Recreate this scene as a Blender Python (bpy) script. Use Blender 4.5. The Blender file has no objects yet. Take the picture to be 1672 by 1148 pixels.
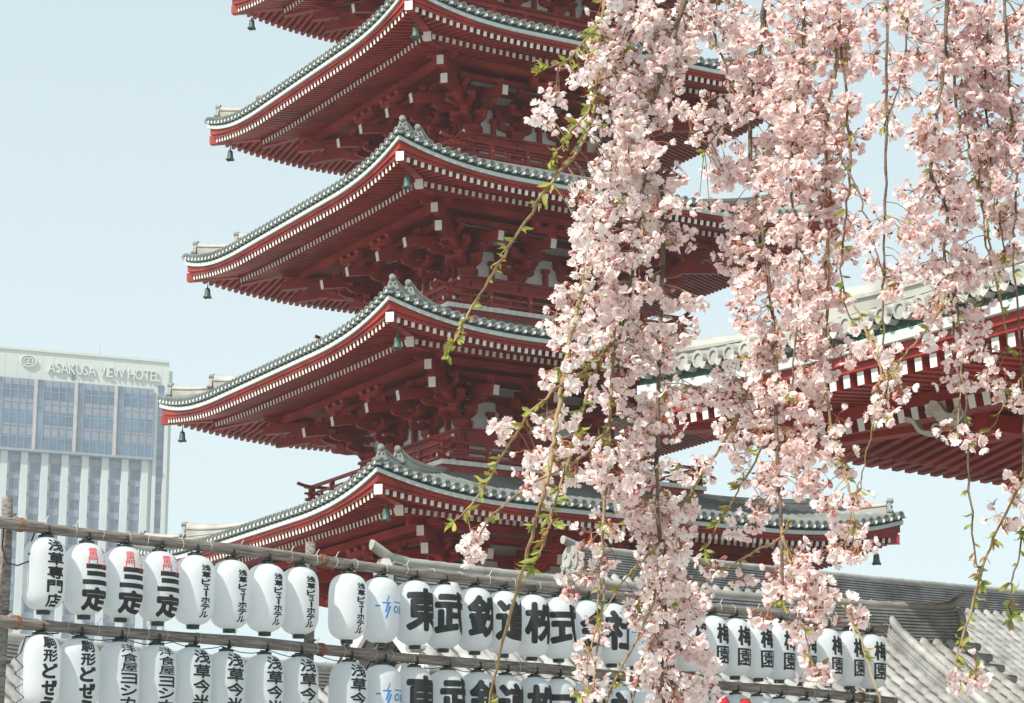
import bpy, bmesh, math, random
from math import sin, cos, pi, radians, sqrt, atan2, hypot
from mathutils import Vector, Matrix
random.seed(7)
S = bpy.context.scene
COL = S.collection

# ------------------------------------------------------------------ camera
PITCH, FPX, EYE = radians(13.172), 3928.15, 1.6
cam = bpy.data.cameras.new('camera')
cam.sensor_fit = 'HORIZONTAL'; cam.sensor_width = 36.0
cam.lens = FPX / 1672 * 36
cam.clip_start = 0.1; cam.clip_end = 5000
co = bpy.data.objects.new('camera', cam); COL.objects.link(co)
co.location = (0, 0, EYE); co.rotation_euler = (pi / 2 + PITCH, 0, 0)
S.camera = co

# ------------------------------------------------------------------ light
SUN_AZ, SUN_EL = radians(-135), radians(46)       # azimuth clockwise from the view direction (+Y)
w = bpy.data.worlds.new('World'); S.world = w; w.use_nodes = True
nt = w.node_tree; nt.nodes.clear()
sky = nt.nodes.new('ShaderNodeTexSky'); sky.sky_type = 'NISHITA'; sky.sun_disc = False
sky.sun_elevation = SUN_EL; sky.sun_rotation = SUN_AZ
sky.altitude = 0; sky.air_density = 1.0; sky.dust_density = 1.6; sky.ozone_density = 1.6
hs = nt.nodes.new('ShaderNodeHueSaturation'); hs.inputs['Saturation'].default_value = 0.46
bg = nt.nodes.new('ShaderNodeBackground'); bg.inputs['Strength'].default_value = 0.15
ow = nt.nodes.new('ShaderNodeOutputWorld')
gm = nt.nodes.new('ShaderNodeGamma'); gm.inputs['Gamma'].default_value = 0.33
nt.links.new(sky.outputs[0], gm.inputs['Color']); nt.links.new(gm.outputs[0], hs.inputs['Color']); tn = nt.nodes.new('ShaderNodeMix'); tn.data_type = 'RGBA'; tn.blend_type = 'MULTIPLY'; tn.inputs['Factor'].default_value = 1
tn.inputs['B'].default_value = (1.69, 1.96, 1.97, 1)
nt.links.new(hs.outputs[0], tn.inputs['A']); nt.links.new(tn.outputs['Result'], bg.inputs[0]); nt.links.new(bg.outputs[0], ow.inputs[0])
sl = bpy.data.lights.new('sun', 'SUN'); sl.energy = 3.5; sl.angle = radians(0.53); sl.color = (1.0, 0.95, 0.86)
so = bpy.data.objects.new('sun', sl); COL.objects.link(so)
sd = Vector((sin(SUN_AZ) * cos(SUN_EL), cos(SUN_AZ) * cos(SUN_EL), sin(SUN_EL)))
so.rotation_euler = sd.to_track_quat('Z', 'Y').to_euler()
S.view_settings.view_transform = 'Standard'; S.view_settings.look = 'None'
S.view_settings.gamma = 1; S.view_settings.exposure = 0.86
S.cycles.max_bounces = 8; S.cycles.diffuse_bounces = 5; S.cycles.transmission_bounces = 4; S.cycles.volume_bounces = 1
S.cycles.use_denoising = True

# ------------------------------------------------------------------ helpers
def ray(u, v, d):
    """world point at forward distance d (along +Y) seen at photo pixel (u, v)"""
    a = (u - 836) / FPX; b = (574 - v) / FPX
    y = cos(PITCH) - b * sin(PITCH); z = sin(PITCH) + b * cos(PITCH)
    return Vector((a * d / y, d, EYE + z * d / y))

def mat(name, col, rough=0.6, var=0.15, scale=4.0, bump=0.0, bscale=30.0, spec=0.35, metal=0.0, col2=None, detail=4.0, stretch=None, coat=0.0):
    m = bpy.data.materials.new(name); m.use_nodes = True
    n = m.node_tree; p = n.nodes['Principled BSDF']
    p.inputs['Roughness'].default_value = rough; p.inputs['Metallic'].default_value = metal
    p.inputs['Specular IOR Level'].default_value = spec
    if coat: p.inputs['Coat Weight'].default_value = coat; p.inputs['Coat Roughness'].default_value = 0.25
    tc = n.nodes.new('ShaderNodeTexCoord'); src = tc.outputs['Object']
    if stretch:
        mp = n.nodes.new('ShaderNodeMapping'); mp.inputs['Scale'].default_value = stretch
        n.links.new(src, mp.inputs[0]); src = mp.outputs[0]
    nz = n.nodes.new('ShaderNodeTexNoise'); nz.inputs['Scale'].default_value = scale; nz.inputs['Detail'].default_value = detail
    n.links.new(src, nz.inputs['Vector'])
    rp = n.nodes.new('ShaderNodeValToRGB')
    c2 = col2 or tuple(c * (1 - var) for c in col); c1 = tuple(min(1, c * (1 + var * 0.6)) for c in col)
    rp.color_ramp.elements[0].position = 0.35; rp.color_ramp.elements[1].position = 0.65
    rp.color_ramp.elements[0].color = (*c2, 1); rp.color_ramp.elements[1].color = (*c1, 1)
    n.links.new(nz.outputs['Fac'], rp.inputs[0]); n.links.new(rp.outputs[0], p.inputs['Base Color'])
    if bump:
        nb = n.nodes.new('ShaderNodeTexNoise'); nb.inputs['Scale'].default_value = bscale; nb.inputs['Detail'].default_value = 3
        n.links.new(src, nb.inputs['Vector'])
        b = n.nodes.new('ShaderNodeBump'); b.inputs['Strength'].default_value = bump; b.inputs['Distance'].default_value = 0.02
        n.links.new(nb.outputs['Fac'], b.inputs['Height']); n.links.new(b.outputs[0], p.inputs['Normal'])
    return m

M = {}
M['red'] = mat('vermilion_paint', (0.29, 0.028, 0.018), 0.5, 0.34, 1.6, 0.05, 12, 0.3)
M['red_deep'] = mat('vermilion_paint_boards', (0.31, 0.030, 0.021), 0.6, 0.32, 1.4, 0.06, 14, 0.25)
M['white'] = mat('white_paint', (0.72, 0.70, 0.65), 0.6, 0.07, 6)
M['trim'] = mat('pale_eave_board_paint', (0.50, 0.54, 0.52), 0.6, 0.10, 1.2)
M['carving'] = mat('cream_carving', (0.44, 0.40, 0.32), 0.7, 0.15, 6)
M['plaster'] = mat('white_plaster', (0.72, 0.71, 0.67), 0.8, 0.1, 2)
M['door'] = mat('dark_door_boards', (0.06, 0.035, 0.03), 0.6, 0.3, 3)
M['gold'] = mat('gilt_fitting', (0.75, 0.5, 0.15), 0.35, 0.1, 8, metal=1)
M['copper'] = mat('green_edge_flashing', (0.018, 0.050, 0.040), 0.6, 0.3, 5)
M['tile'] = mat('grey_roof_tile', (0.19, 0.21, 0.20), 0.5, 0.22, 1.7, 0.1, 20, 0.4)
M['ornament'] = mat('grey_ornament_tile', (0.22, 0.23, 0.215), 0.55, 0.3, 6, 0.15, 30, 0.35)
M['tile_old'] = mat('weathered_grey_tile', (0.36, 0.365, 0.355), 0.6, 0.28, 2.2, 0.25, 25, 0.35, col2=(0.22, 0.22, 0.205))
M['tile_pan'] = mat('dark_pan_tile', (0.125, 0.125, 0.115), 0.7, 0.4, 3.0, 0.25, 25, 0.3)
M['tile_dark'] = mat('dark_ridge_tile', (0.27, 0.28, 0.28), 0.55, 0.35, 3.0, 0.2, 25, 0.4)
M['tile_edge'] = mat('pale_ridge_tile', (0.38, 0.375, 0.34), 0.55, 0.25, 2.5, 0.15, 20, 0.35)
M['bronze'] = mat('verdigris_bronze', (0.075, 0.13, 0.11), 0.55, 0.4, 9, 0.2, 40, 0.4, 0.3)
M['wood'] = mat('weathered_pole_wood', (0.25, 0.225, 0.20), 0.8, 0.3, 3, 0.5, 18, 0.2, col2=(0.12, 0.10, 0.09), stretch=(1.2, 14, 14))
M['rope'] = mat('rusty_lashing', (0.24, 0.105, 0.05), 0.8, 0.5, 20, 0.4, 60)
M['wire'] = mat('pale_tie_wire', (0.6, 0.6, 0.58), 0.4, 0.1, 9)
M['black'] = mat('black_cable', (0.015, 0.02, 0.017), 0.5, 0.2, 9)
M['cap'] = mat('black_green_lacquer', (0.012, 0.028, 0.02), 0.35, 0.2, 9, spec=0.5)
M['ink'] = mat('black_ink', (0.018, 0.022, 0.022), 0.55, 0.2, 12)
M['ink_red'] = mat('red_ink', (0.72, 0.035, 0.04), 0.55, 0.15, 12)
M['ink_blue'] = mat('blue_ink', (0.02, 0.20, 0.55), 0.5, 0.1, 12)
M['stone'] = mat('pale_paving', (0.40, 0.385, 0.36), 0.85, 0.15, 0.6, 0.1, 6)
M['concrete'] = mat('pale_concrete', (0.50, 0.54, 0.50), 0.75, 0.06, 0.08)
M['concrete2'] = mat('grey_white_pilaster', (0.46, 0.52, 0.53), 0.7, 0.07, 0.1)
M['glass'] = mat('blue_window_glass', (0.075, 0.14, 0.215), 0.12, 0.35, 0.22, spec=0.6)
M['glass2'] = mat('blue_grey_window_glass', (0.10, 0.16, 0.23), 0.15, 0.4, 0.25, spec=0.6)
M['spandrel'] = mat('lilac_grey_spandrel', (0.20, 0.23, 0.29), 0.45, 0.12, 0.2)
M['mullion'] = mat('pink_grey_mullion', (0.42, 0.38, 0.38), 0.5, 0.1, 1)
M['mullion_d'] = mat('slate_mullion', (0.22, 0.27, 0.33), 0.5, 0.1, 1)
M['sign'] = mat('white_sign_letter', (0.55, 0.58, 0.55), 0.5, 0.03, 1)
M['sign_side_shade'] = mat('shade_grey_letter_side', (0.45, 0.47, 0.48), 0.5, 0.05, 1)  # letter sides greyed: the raised letters' shadow put into their colour
M['bark'] = mat('cherry_bark', (0.16, 0.115, 0.085), 0.75, 0.35, 30, 0.5, 160, 0.3, col2=(0.09, 0.06, 0.045))
M['twig'] = mat('olive_brown_twig', (0.30, 0.22, 0.11), 0.7, 0.3, 25, 0.3, 150, 0.3, col2=(0.20, 0.12, 0.07))
M['bird'] = mat('grey_feather', (0.25, 0.27, 0.28), 0.8, 0.3, 40)

def translucent(name, col, trans, rough=0.5, spec=0.3, attr=None, coat=0.0, bump=None, tcol=None):
    m = bpy.data.materials.new(name); m.use_nodes = True
    n = m.node_tree; p = n.nodes['Principled BSDF']; out = n.nodes['Material Output']
    p.inputs['Roughness'].default_value = rough; p.inputs['Specular IOR Level'].default_value = spec
    t = n.nodes.new('ShaderNodeBsdfTranslucent'); mx = n.nodes.new('ShaderNodeMixShader')
    mx.inputs[0].default_value = trans
    if attr:
        a = n.nodes.new('ShaderNodeAttribute'); a.attribute_name = attr
        n.links.new(a.outputs['Color'], p.inputs['Base Color']); n.links.new(a.outputs['Color'], t.inputs['Color'])
    else:
        p.inputs['Base Color'].default_value = (*col, 1); t.inputs['Color'].default_value = (*(tcol or col), 1)
    if bump:
        tc = n.nodes.new('ShaderNodeTexCoord'); wv = n.nodes.new('ShaderNodeTexWave'); wv.bands_direction = 'Z'
        wv.inputs['Scale'].default_value = bump; wv.inputs['Distortion'].default_value = 0.15
        b = n.nodes.new('ShaderNodeBump'); b.inputs['Strength'].default_value = 0.12; b.inputs['Distance'].default_value = 0.004
        n.links.new(tc.outputs['Object'], wv.inputs['Vector']); n.links.new(wv.outputs['Fac'], b.inputs['Height']); n.links.new(b.outputs[0], p.inputs['Normal'])
    n.links.new(p.outputs[0], mx.inputs[1]); n.links.new(t.outputs[0], mx.inputs[2]); n.links.new(mx.outputs[0], out.inputs['Surface'])
    return m
M['paper'] = translucent('white_lantern_vinyl', (0.85, 0.88, 0.91), 0.58, 0.38, 0.35, bump=14)
_n = M['paper'].node_tree; _oi = _n.nodes.new('ShaderNodeObjectInfo'); _mx = _n.nodes.new('ShaderNodeMix'); _mx.data_type = 'RGBA'       # each lantern aged a little differently
_mx.inputs['A'].default_value = (0.87, 0.89, 0.91, 1); _mx.inputs['B'].default_value = (0.81, 0.84, 0.86, 1); _n.links.new(_oi.outputs['Random'], _mx.inputs['Factor'])
_n.links.new(_mx.outputs['Result'], _n.nodes['Principled BSDF'].inputs['Base Color']); _n.links.new(_mx.outputs['Result'], _n.nodes['Translucent BSDF'].inputs['Color'])
M['petal'] = translucent('cherry_petal', (0.85, 0.62, 0.62), 0.42, 0.6, 0.15, attr='tint')
M['leaf'] = translucent('young_cherry_leaf', (0.30, 0.31, 0.06), 0.4, 0.45, 0.3, attr='tint')
M['calyx'] = mat('red_calyx', (0.34, 0.10, 0.06), 0.6, 0.3, 60)
M['pedicel'] = mat('pinkish_flower_stalk', (0.42, 0.20, 0.11), 0.6, 0.3, 40)
M['anther'] = mat('yellow_pink_anther', (0.75, 0.42, 0.25), 0.6, 0.2, 60)

class MB:
    def __init__(s): s.v = []; s.f = []; s.m = []; s.sm = []
    def add(s, vs, fs, mi=0, smooth=False):
        o = len(s.v); s.v += [tuple(x) for x in vs]
        for f in fs: s.f.append(tuple(i + o for i in f)); s.m.append(mi); s.sm.append(smooth)
    def box(s, x0, x1, y0, y1, z0, z1, mi=0, mf=None):
        """mf: material index of the -y face"""
        vs = [(x0, y0, z0), (x1, y0, z0), (x1, y1, z0), (x0, y1, z0), (x0, y0, z1), (x1, y0, z1), (x1, y1, z1), (x0, y1, z1)]
        s.add(vs, [(3, 2, 1, 0), (4, 5, 6, 7), (1, 2, 6, 5), (2, 3, 7, 6), (3, 0, 4, 7)], mi)
        s.add(vs, [(0, 1, 5, 4)], mi if mf is None else mf)
    def beam(s, a, b, w, h, mi=0, me=None, up=(0, 0, 1), ms=None):
        """box from a to b; me: material of the end face at b"""
        a, b = Vector(a), Vector(b); d = (b - a).normalized(); sx = d.cross(Vector(up)).normalized() * (w / 2); sz = sx.cross(d).normalized() * (h / 2)
        vs = [p + i * sx + j * sz for p in (a, b) for i, j in ((-1, -1), (1, -1), (1, 1), (-1, 1))]
        s.add(vs, [(0, 1, 2, 3), (1, 0, 4, 5), (2, 1, 5, 6), (3, 2, 6, 7), (0, 3, 7, 4)], mi)
        s.add(vs, [(7, 6, 5, 4)], mi if me is None else me)
    def tube(s, pts, rad, n=8, mi=0, cap=True, smooth=True, me=None):
        pts = [Vector(p) for p in pts]; k = len(pts)
        rs = rad if isinstance(rad, (list, tuple)) else [rad] * k
        vs = []; ref = None
        for i, p in enumerate(pts):
            d = (pts[min(i + 1, k - 1)] - pts[max(i - 1, 0)]).normalized()
            if ref is None: ref = d.orthogonal().normalized()
            ref = (ref - d * ref.dot(d)).normalized(); q = d.cross(ref)
            for j in range(n):
                a = 2 * pi * j / n; vs.append(p + (ref * cos(a) + q * sin(a)) * rs[i])
        fs = [(i * n + j, i * n + (j + 1) % n, (i + 1) * n + (j + 1) % n, (i + 1) * n + j) for i in range(k - 1) for j in range(n)]
        s.add(vs, fs, mi, smooth)
        if cap:
            o = len(s.v) - len(vs)
            s.f.append(tuple(o + j for j in range(n))[::-1]); s.m.append(mi if me is None else me); s.sm.append(False)
            s.f.append(tuple(o + (k - 1) * n + j for j in range(n))); s.m.append(mi if me is None else me); s.sm.append(False)
    def lathe(s, prof, n=24, mi=0, c=(0, 0, 0), smooth=True):
        vs = [(c[0] + r * cos(2 * pi * j / n), c[1] + r * sin(2 * pi * j / n), c[2] + z) for r, z in prof for j in range(n)]
        k = len(prof)
        s.add(vs, [(i * n + j, i * n + (j + 1) % n, (i + 1) * n + (j + 1) % n, (i + 1) * n + j) for i in range(k - 1) for j in range(n)], mi, smooth)
    def prism(s, poly, o, ax, ay, depth, mi=0, me=None):
        """2D polygon in plane (ax, ay) at o, extruded by vector depth; me: material of both faces"""
        o, ax, ay, dp = Vector(o), Vector(ax), Vector(ay), Vector(depth); n = len(poly)
        vs = [o + ax * x + ay * y for x, y in poly] + [o + ax * x + ay * y + dp for x, y in poly]
        s.add(vs, [(i, (i + 1) % n, n + (i + 1) % n, n + i) for i in range(n)], mi)
        s.add(vs, [tuple(range(n))[::-1], tuple(range(n, 2 * n))], mi if me is None else me)
    def grid(s, rows, mi=0, smooth=True, close=False):
        nr, nc = len(rows), len(rows[0])
        vs = [p for r in rows for p in r]
        s.add(vs, [(i * nc + j, i * nc + j + 1, (i + 1) * nc + j + 1, (i + 1) * nc + j) for i in range(nr - 1) for j in range(nc - 1)], mi, smooth)
    def mesh(s, name, mats):
        me = bpy.data.meshes.new(name); me.from_pydata(s.v, [], s.f)
        for m in mats: me.materials.append(m)
        me.polygons.foreach_set('material_index', s.m); me.polygons.foreach_set('use_smooth', s.sm); me.update()
        return me
    def build(s, name, mats, parent=None, loc=(0, 0, 0), rotz=0.0):
        if not isinstance(mats, (list, tuple)): mats = [mats]
        return place(name, s.mesh(name, mats), parent, loc, rotz)

def place(name, me, parent=None, loc=(0, 0, 0), rotz=0.0):
    o = bpy.data.objects.new(name, me); COL.objects.link(o); o.location = loc; o.rotation_euler = (0, 0, rotz)
    if parent: o.parent = parent
    return o

def thing(name, label, cat, loc=(0, 0, 0), rotz=0.0, group=None):
    o = bpy.data.objects.new(name, None); COL.objects.link(o); o.location = loc; o.rotation_euler = (0, 0, rotz)
    o.empty_display_size = 0.3
    return tag(o, label, cat, group)

def tag(o, label, cat, group=None):
    o['label'] = label; o['category'] = cat
    if group: o['group'] = group
    return o

# ------------------------------------------------------------------ ground
g = MB(); g.add([(-2500, -300, 0), (2500, -300, 0), (2500, 3000, 0), (-2500, 3000, 0)], [(0, 1, 2, 3)])
g.build('ground', M['stone'])['kind'] = 'structure'
# ------------------------------------------------------------------ hipped roof with two rows of rafters (face frame: x = s along the eave, -y = outwards)
TILE_P, RAFT_P = 0.23, 0.18
def uplift(u): return max(0.0, (abs(u) - 0.45) / 0.55) ** 1.8
def tip(u): return max(0.0, (abs(u) - 0.62) / 0.38) ** 2.2

def roof_face(hs, ho, n_in, slope=0.24, curve=0.022, SAG=0.34, TIP=0.17, disc='tile'):
    """meshes of one side of a hipped roof; hs: half length of the eave, ho: distance of the eave from the centre, n_in: where the slope ends (distance from the centre)"""
    r = {}
    zc = lambda u: -SAG + SAG * uplift(u)                     # upper rafter ends
    zt = lambda u: zc(u) + TIP * tip(u)
    D = ho + 0.18 - n_in
    def surf(s, d):
        L = hs + 0.18 - d; u = min(1.0, abs(s) / max(L, 0.05))
        k = max(0.0, 1 - d / min(D, 3.6)) ** 1.6
        return 0.435 - SAG + (SAG * uplift(u) + TIP * tip(u)) * k + slope * d + curve * d * d
    r['surf'] = surf
    # tiled surface
    mb = MB(); nc = int((2 * (hs + 0.18)) / TILE_P); p = 2 * (hs + 0.18) / nc; rr = 0.33 * p
    cross = [(-0.5 * p, 0), (-rr, 0.0)] + [(-rr * cos(a), rr * 0.95 * sin(a) + 0.004) for a in (0.5, 1.05, pi / 2, pi - 1.05, pi - 0.5)] + [(rr, 0.0), (0.5 * p, 0)]
    NR = 12
    edge = MB()
    for j in range(nc):
        s0 = -(hs + 0.18) + (j + 0.5) * p
        rows = []
        for t in range(NR + 1):
            row = []
            for cx, cz in cross:
                s = s0 + cx; dmax = min(D, max(0.0, hs + 0.18 - abs(s)))
                d = dmax * (t / NR) ** 1.15
                row.append((s, -(ho + 0.18 - d), surf(s, d) + cz))
            rows.append(row)
        mb.grid(rows, 0, True)
        # round end tile, its rim and the flat tile lip between
        z0 = surf(s0, 0); n = 12; y = -(ho + 0.18)
        ring = [(s0 + rr * 1.12 * cos(2 * pi * i / n), z0 + 0.022 + rr * 1.12 * sin(2 * pi * i / n)) for i in range(n)]
        ins = [(s0 + rr * 0.72 * cos(2 * pi * i / n), z0 + 0.022 + rr * 0.72 * sin(2 * pi * i / n)) for i in range(n)]
        edge.add([(x, y + 0.10, z) for x, z in ring] + [(x, y - 0.012, z) for x, z in ring] + [(x, y - 0.012, z) for x, z in ins] + [(x, y + 0.006, z) for x, z in ins],
                 [(i, (i + 1) % n, n + (i + 1) % n, n + i) for i in range(n)] + [(n + i, n + (i + 1) % n, 2 * n + (i + 1) % n, 2 * n + i) for i in range(n)] +
                 [(2 * n + i, 2 * n + (i + 1) % n, 3 * n + (i + 1) % n, 3 * n + i) for i in range(n)] + [tuple(range(3 * n, 4 * n))], 0)
        za, zb = surf(s0 + p * 0.3, 0), surf(s0 + p * 0.7, 0); zm = (za + zb) / 2
        xs = [s0 + p * (0.3 + 0.1 * q_) for q_ in range(5)]; dp = (0.0, 0.022, 0.03, 0.022, 0.0)
        top = [(x, y + 0.10, za + (zb - za) * q_ / 4 + 0.042 - 0.6 * dp[q_]) for q_, x in enumerate(xs)]
        lip = [(x, y - 0.03, za + (zb - za) * q_ / 4 - 0.005 - dp[q_]) for q_, x in enumerate(xs)]
        bot = [(x, y - 0.045, za + (zb - za) * q_ / 4 - 0.05 - 1.3 * dp[q_]) for q_, x in enumerate(xs)]
        edge.grid([top, lip, bot, [(a, y + 0.1, c) for a, b_, c in bot]], 1, False)
    r['roof_tiles'] = (mb, [M['tile']]); r['eave_tiles'] = (edge, [M[disc], M['trim'] if disc == 'tile' else M['tile_edge']])
    def ribbon(mb, off, thick, lo, hi, mi=0, n=56):
        rows = []
        for i in range(n + 1):
            u = -1 + 2 * i / n; a = u * (hs + off); b = u * (hs + off - thick); y0, y1 = -(ho + off), -(ho + off - thick)
            rows.append([(b, y1, hi(u)), (a, y0, hi(u)), (a, y0, lo(u)), (b, y1, lo(u)), (b, y1, hi(u))])
        mb.grid(rows, mi, False)
    m1 = MB(); ribbon(m1, 0.13, 0.22, lambda u: zt(u) + 0.297, lambda u: zt(u) + 0.372); r['eave_flashing'] = (m1, [M['copper']])
    m1 = MB(); ribbon(m1, 0.15, 0.16, lambda u: zt(u) + 0.205, lambda u: zt(u) + 0.295); r['eave_trim'] = (m1, [M['trim']])
    m1 = MB(); ribbon(m1, 0.09, 0.13, lambda u: zc(u) + 0.125 + 0.3 * TIP * tip(u), lambda u: zt(u) + 0.203)
    ribbon(m1, 0.045, 0.12, lambda u: zc(u) + 0.062, lambda u: zc(u) + 0.124 + 0.3 * TIP * tip(u)); r['eave_fascia'] = (m1, [M['red']])
    # upper (flying) rafters, white painted ends
    zl = lambda n_, u: -0.27 + 0.07 * uplift(u) + 0.20 * (ho - 0.95 - n_)
    m1 = MB(); nr = int(2 * hs / RAFT_P)
    for j in range(1, nr):
        s = -hs + j * 2 * hs / nr; u = s / hs; L = ho - (hs - abs(s))             # rafters near the hip start at the hip
        n0 = max(ho - 1.35, L)
        if n0 > ho - 0.12: continue
        f = (ho - n0) / 1.35
        m1.beam((s, -n0, zc(u) * (1 - f) + f * (-0.02 + 0.2 * uplift(u))), (s, -(ho + 0.005), zc(u)), 0.085, 0.118, 0, 1)
    r['flying_rafter_row'] = (m1, [M['red'], M['white']])
    m1 = MB(); h2 = hs - 0.95; o2 = ho - 0.95; nr = int(2 * h2 / RAFT_P); inn = n_in - 0.4
    for j in range(1, nr):
        s = -h2 + j * 2 * h2 / nr; u = s / h2; n0 = max(inn, o2 - (h2 - abs(s)))
        if n0 > o2 - 0.1: continue
        m1.beam((s, -n0, zl(n0, u)), (s, -(o2 + 0.005), zl(o2, u)), 0.085, 0.12, 0, 1)
    r['base_rafter_row'] = (m1, [M['red'], M['white']])
    # soffit boards over both rows, and the board between them
    m1 = MB(); n = 40; ra, rb = [], []
    for i in range(n + 1):
        u = -1 + 2 * i / n
        ra.append([(u * (hs + 0.03), -(ho + 0.03), zc(u) + 0.066), (u * (hs - 0.75), -(ho - 0.75), 0.5 * zc(u) + 0.5 * (0.0 + 0.2 * uplift(u)) + 0.075), (u * (hs - 1.4), -(ho - 1.4), 0.06 + 0.2 * uplift(u))])
        rb.append([(u * (h2 - 0.06), -(o2 - 0.06), zl(o2, u) + 0.075), (u * max(h2 - (o2 - inn), 0.02), -inn, zl(inn, u) + 0.075)])
    m1.grid(ra, 0, False); m1.grid(rb, 0, False)
    ribbon(m1, -0.97, 0.12, lambda u: zl(o2, u) + 0.064, lambda u: zl(o2, u) + 0.19)
    r['soffit'] = (m1, [M['red_deep']])
    return r

def hip(hs, ho, n_in, surf, tail_n=None):
    """hip rafters, tiled hip ridge and its end ornaments on the diagonal; built along -y with distance t*sqrt2 and then turned 45 degrees (only for eaves that meet at 45 degrees)"""
    q = sqrt(2); out = {}
    # distances are measured from the corner of the eave inwards (e = 0 at the corner)
    P = lambda e, z: (0, e * q, z)
    m1 = MB(); m1.beam(P(2.4, 0.02), P(-0.075, 0.0), 0.19, 0.22, 0, 1); out['hip_rafter'] = (m1, [M['red'], M['white']])
    m2 = MB(); m2.beam(P(ho - n_in + 0.5, 0.42), P(0.98, -0.21), 0.19, 0.24, 0, 1); out['hip_rafter_lower'] = (m2, [M['red'], M['white']])
    r1 = MB(); zz = lambda e: surf(hs + 0.18 - (e + 0.18), e + 0.18)
    D = ho - n_in
    def tier(e0, e1, w, h0, h1, lift):
        rows = []; K = 12
        for i in range(K + 1):
            f = i / K; e = e0 + (e1 - e0) * f; z = zz(e); up = lift * max(0, 1 - f * 3.5) ** 2; b = z - 0.05
            rows.append([(w * x, e * q, b + (h0 + (h1 - h0) * f + up) * y) for x, y in ((-0.5, 0), (-0.5, 0.62), (-0.62, 0.64), (-0.62, 0.72), (-0.42, 0.74), (-0.3, 0.93), (0, 1.0), (0.3, 0.93), (0.42, 0.74), (0.62, 0.72), (0.62, 0.64), (0.5, 0.62), (0.5, 0))])
        r1.grid(rows, 0, False)
        r1.add(rows[0], [tuple(range(13))], 0)
    tier(0.12, D, 0.20, 0.30, 0.10, 0.10)
    tier(0.95, D, 0.22, 0.46, 0.16, 0.10)
    out['hip_ridge'] = (r1, [M['tile_edge']])
    def ornament(e, k, up):
        on = MB()
        z = zz(e) - 0.04; y = e * q
        prof = [(-0.15, 0), (0.15, 0), (0.17, 0.10), (0.12, 0.22), (0.085, 0.33), (-0.085, 0.33), (-0.12, 0.22), (-0.17, 0.10)]
        on.prism([(a * k, b * k) for a, b in prof], (0, y, z + up), (1, 0, 0), (0, 0, 1), (0, -0.09 * k, 0))
        for dx, dz, rr_ in ((0, 0.39, 0.08), (-0.13, 0.07, 0.06), (0.13, 0.07, 0.06)):
            on.tube([(dx * k, y + 0.02 * k, z + up + dz * k), (dx * k, y - 0.13 * k, z + up + dz * k)], rr_ * k, 12, 0, True, False)
            on.tube([(dx * k, y - 0.13 * k, z + up + dz * k), (dx * k, y - 0.15 * k, z + up + dz * k)], rr_ * 0.6 * k, 10, 0, True, False)
        for dx in (-0.055, 0.055): on.lathe([(0.0, 0.03 * k), (0.022 * k, 0.02 * k), (0.03 * k, 0), (0.022 * k, -0.02 * k), (0, -0.03 * k)], 8, 0, (dx * k, y - 0.10 * k, z + up + 0.23 * k))
        on.prism([(-0.07 * k, 0), (0.07 * k, 0), (0.10 * k, 0.03 * k), (0, 0.06 * k), (-0.10 * k, 0.03 * k)], (0, y - 0.09 * k, z + up + 0.09 * k), (1, 0, 0), (0, 0, 1), (0, -0.04 * k, 0))
        return (on, [M['ornament']])
    out['ridge_ornament'] = ornament(0.10, 0.86, 0.04); out['ridge_ornament_upper'] = ornament(0.93, 0.9, 0.14)
    return out

def arm_profile(hl, h):           # bracket arm seen from its side, lower ends rounded
    c = min(0.2, hl * 0.5)
    return [(-hl, h), (-hl, h * 0.55), (-hl + c * 0.25, h * 0.2), (-hl + c, 0), (hl - c, 0), (hl - c * 0.25, h * 0.2), (hl, h * 0.55), (hl, h)]
def block(mb, x, y, z, w=0.19, h=0.115):
    a, b = w / 2, w / 2 * 0.68
    vs = [(x - b, y - b, z), (x + b, y - b, z), (x + b, y + b, z), (x - b, y + b, z)] + [(x + i * a, y + j * a, z + h * t) for t in (0.5, 1) for i, j in ((-1, -1), (1, -1), (1, 1), (-1, 1))]
    mb.add(vs, [(3, 2, 1, 0), (8, 9, 10, 11)] + [(o + i, o + (i + 1) % 4, o + 4 + (i + 1) % 4, o + 4 + i) for o in (0, 4) for i in range(4)], 0)

def bracket_set():
    """three stepped brackets over a pillar, pillar centre at (0, 0), outwards = -y, z measured from the eave datum"""
    mb = MB(); X, Z = (1, 0, 0), (0, 0, 1)
    def lat(y, z, hl): mb.prism(arm_profile(hl, 0.15), (0, y - 0.065, z), X, Z, (0, 0.13, 0))
    def out(z, L):
        prof = [(0.3, 0.15), (0.3, 0), (-L + 0.22, 0), (-L + 0.05, 0.04), (-L, 0.085), (-L, 0.15)]
        mb.prism(prof, (-0.065, 0, z), (0, 1, 0), Z, (0.13, 0, 0))
    block(mb, 0, 0, -1.38, 0.40, 0.21)
    lat(0, -1.17, 0.48); out(-1.168, 0.62)
    for x in (-0.4, 0, 0.4): block(mb, x, 0, -1.02)
    block(mb, 0, -0.52, -1.02)
    lat(0, -0.905, 0.60); lat(-0.52, -0.905, 0.46); out(-0.903, 1.12)
    for x in (-0.5, -0.25, 0.25, 0.5): block(mb, x, 0, -0.755)
    for x in (-0.38, 0, 0.38): block(mb, x, -0.52, -0.755)
    block(mb, 0, -1.04, -0.755)
    lat(-1.04, -0.64, 0.50)
    for x in (-0.42, 0.42): block(mb, x, -1.04, -0.49)
    block(mb, 0, -1.68, -0.645)
    lat(-1.68, -0.53, 0.50)
    for x in (-0.42, 0, 0.42): block(mb, x, -1.68, -0.38)
    return mb.mesh('bracket_set', [M['red']])

def tail_mesh():
    t = MB(); t.beam((0, 0.1, -0.42), (0, -1.80, -0.775), 0.155, 0.235, 0, 1)
    return t.mesh('tail_rafter', [M['red'], M['white']])

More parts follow.
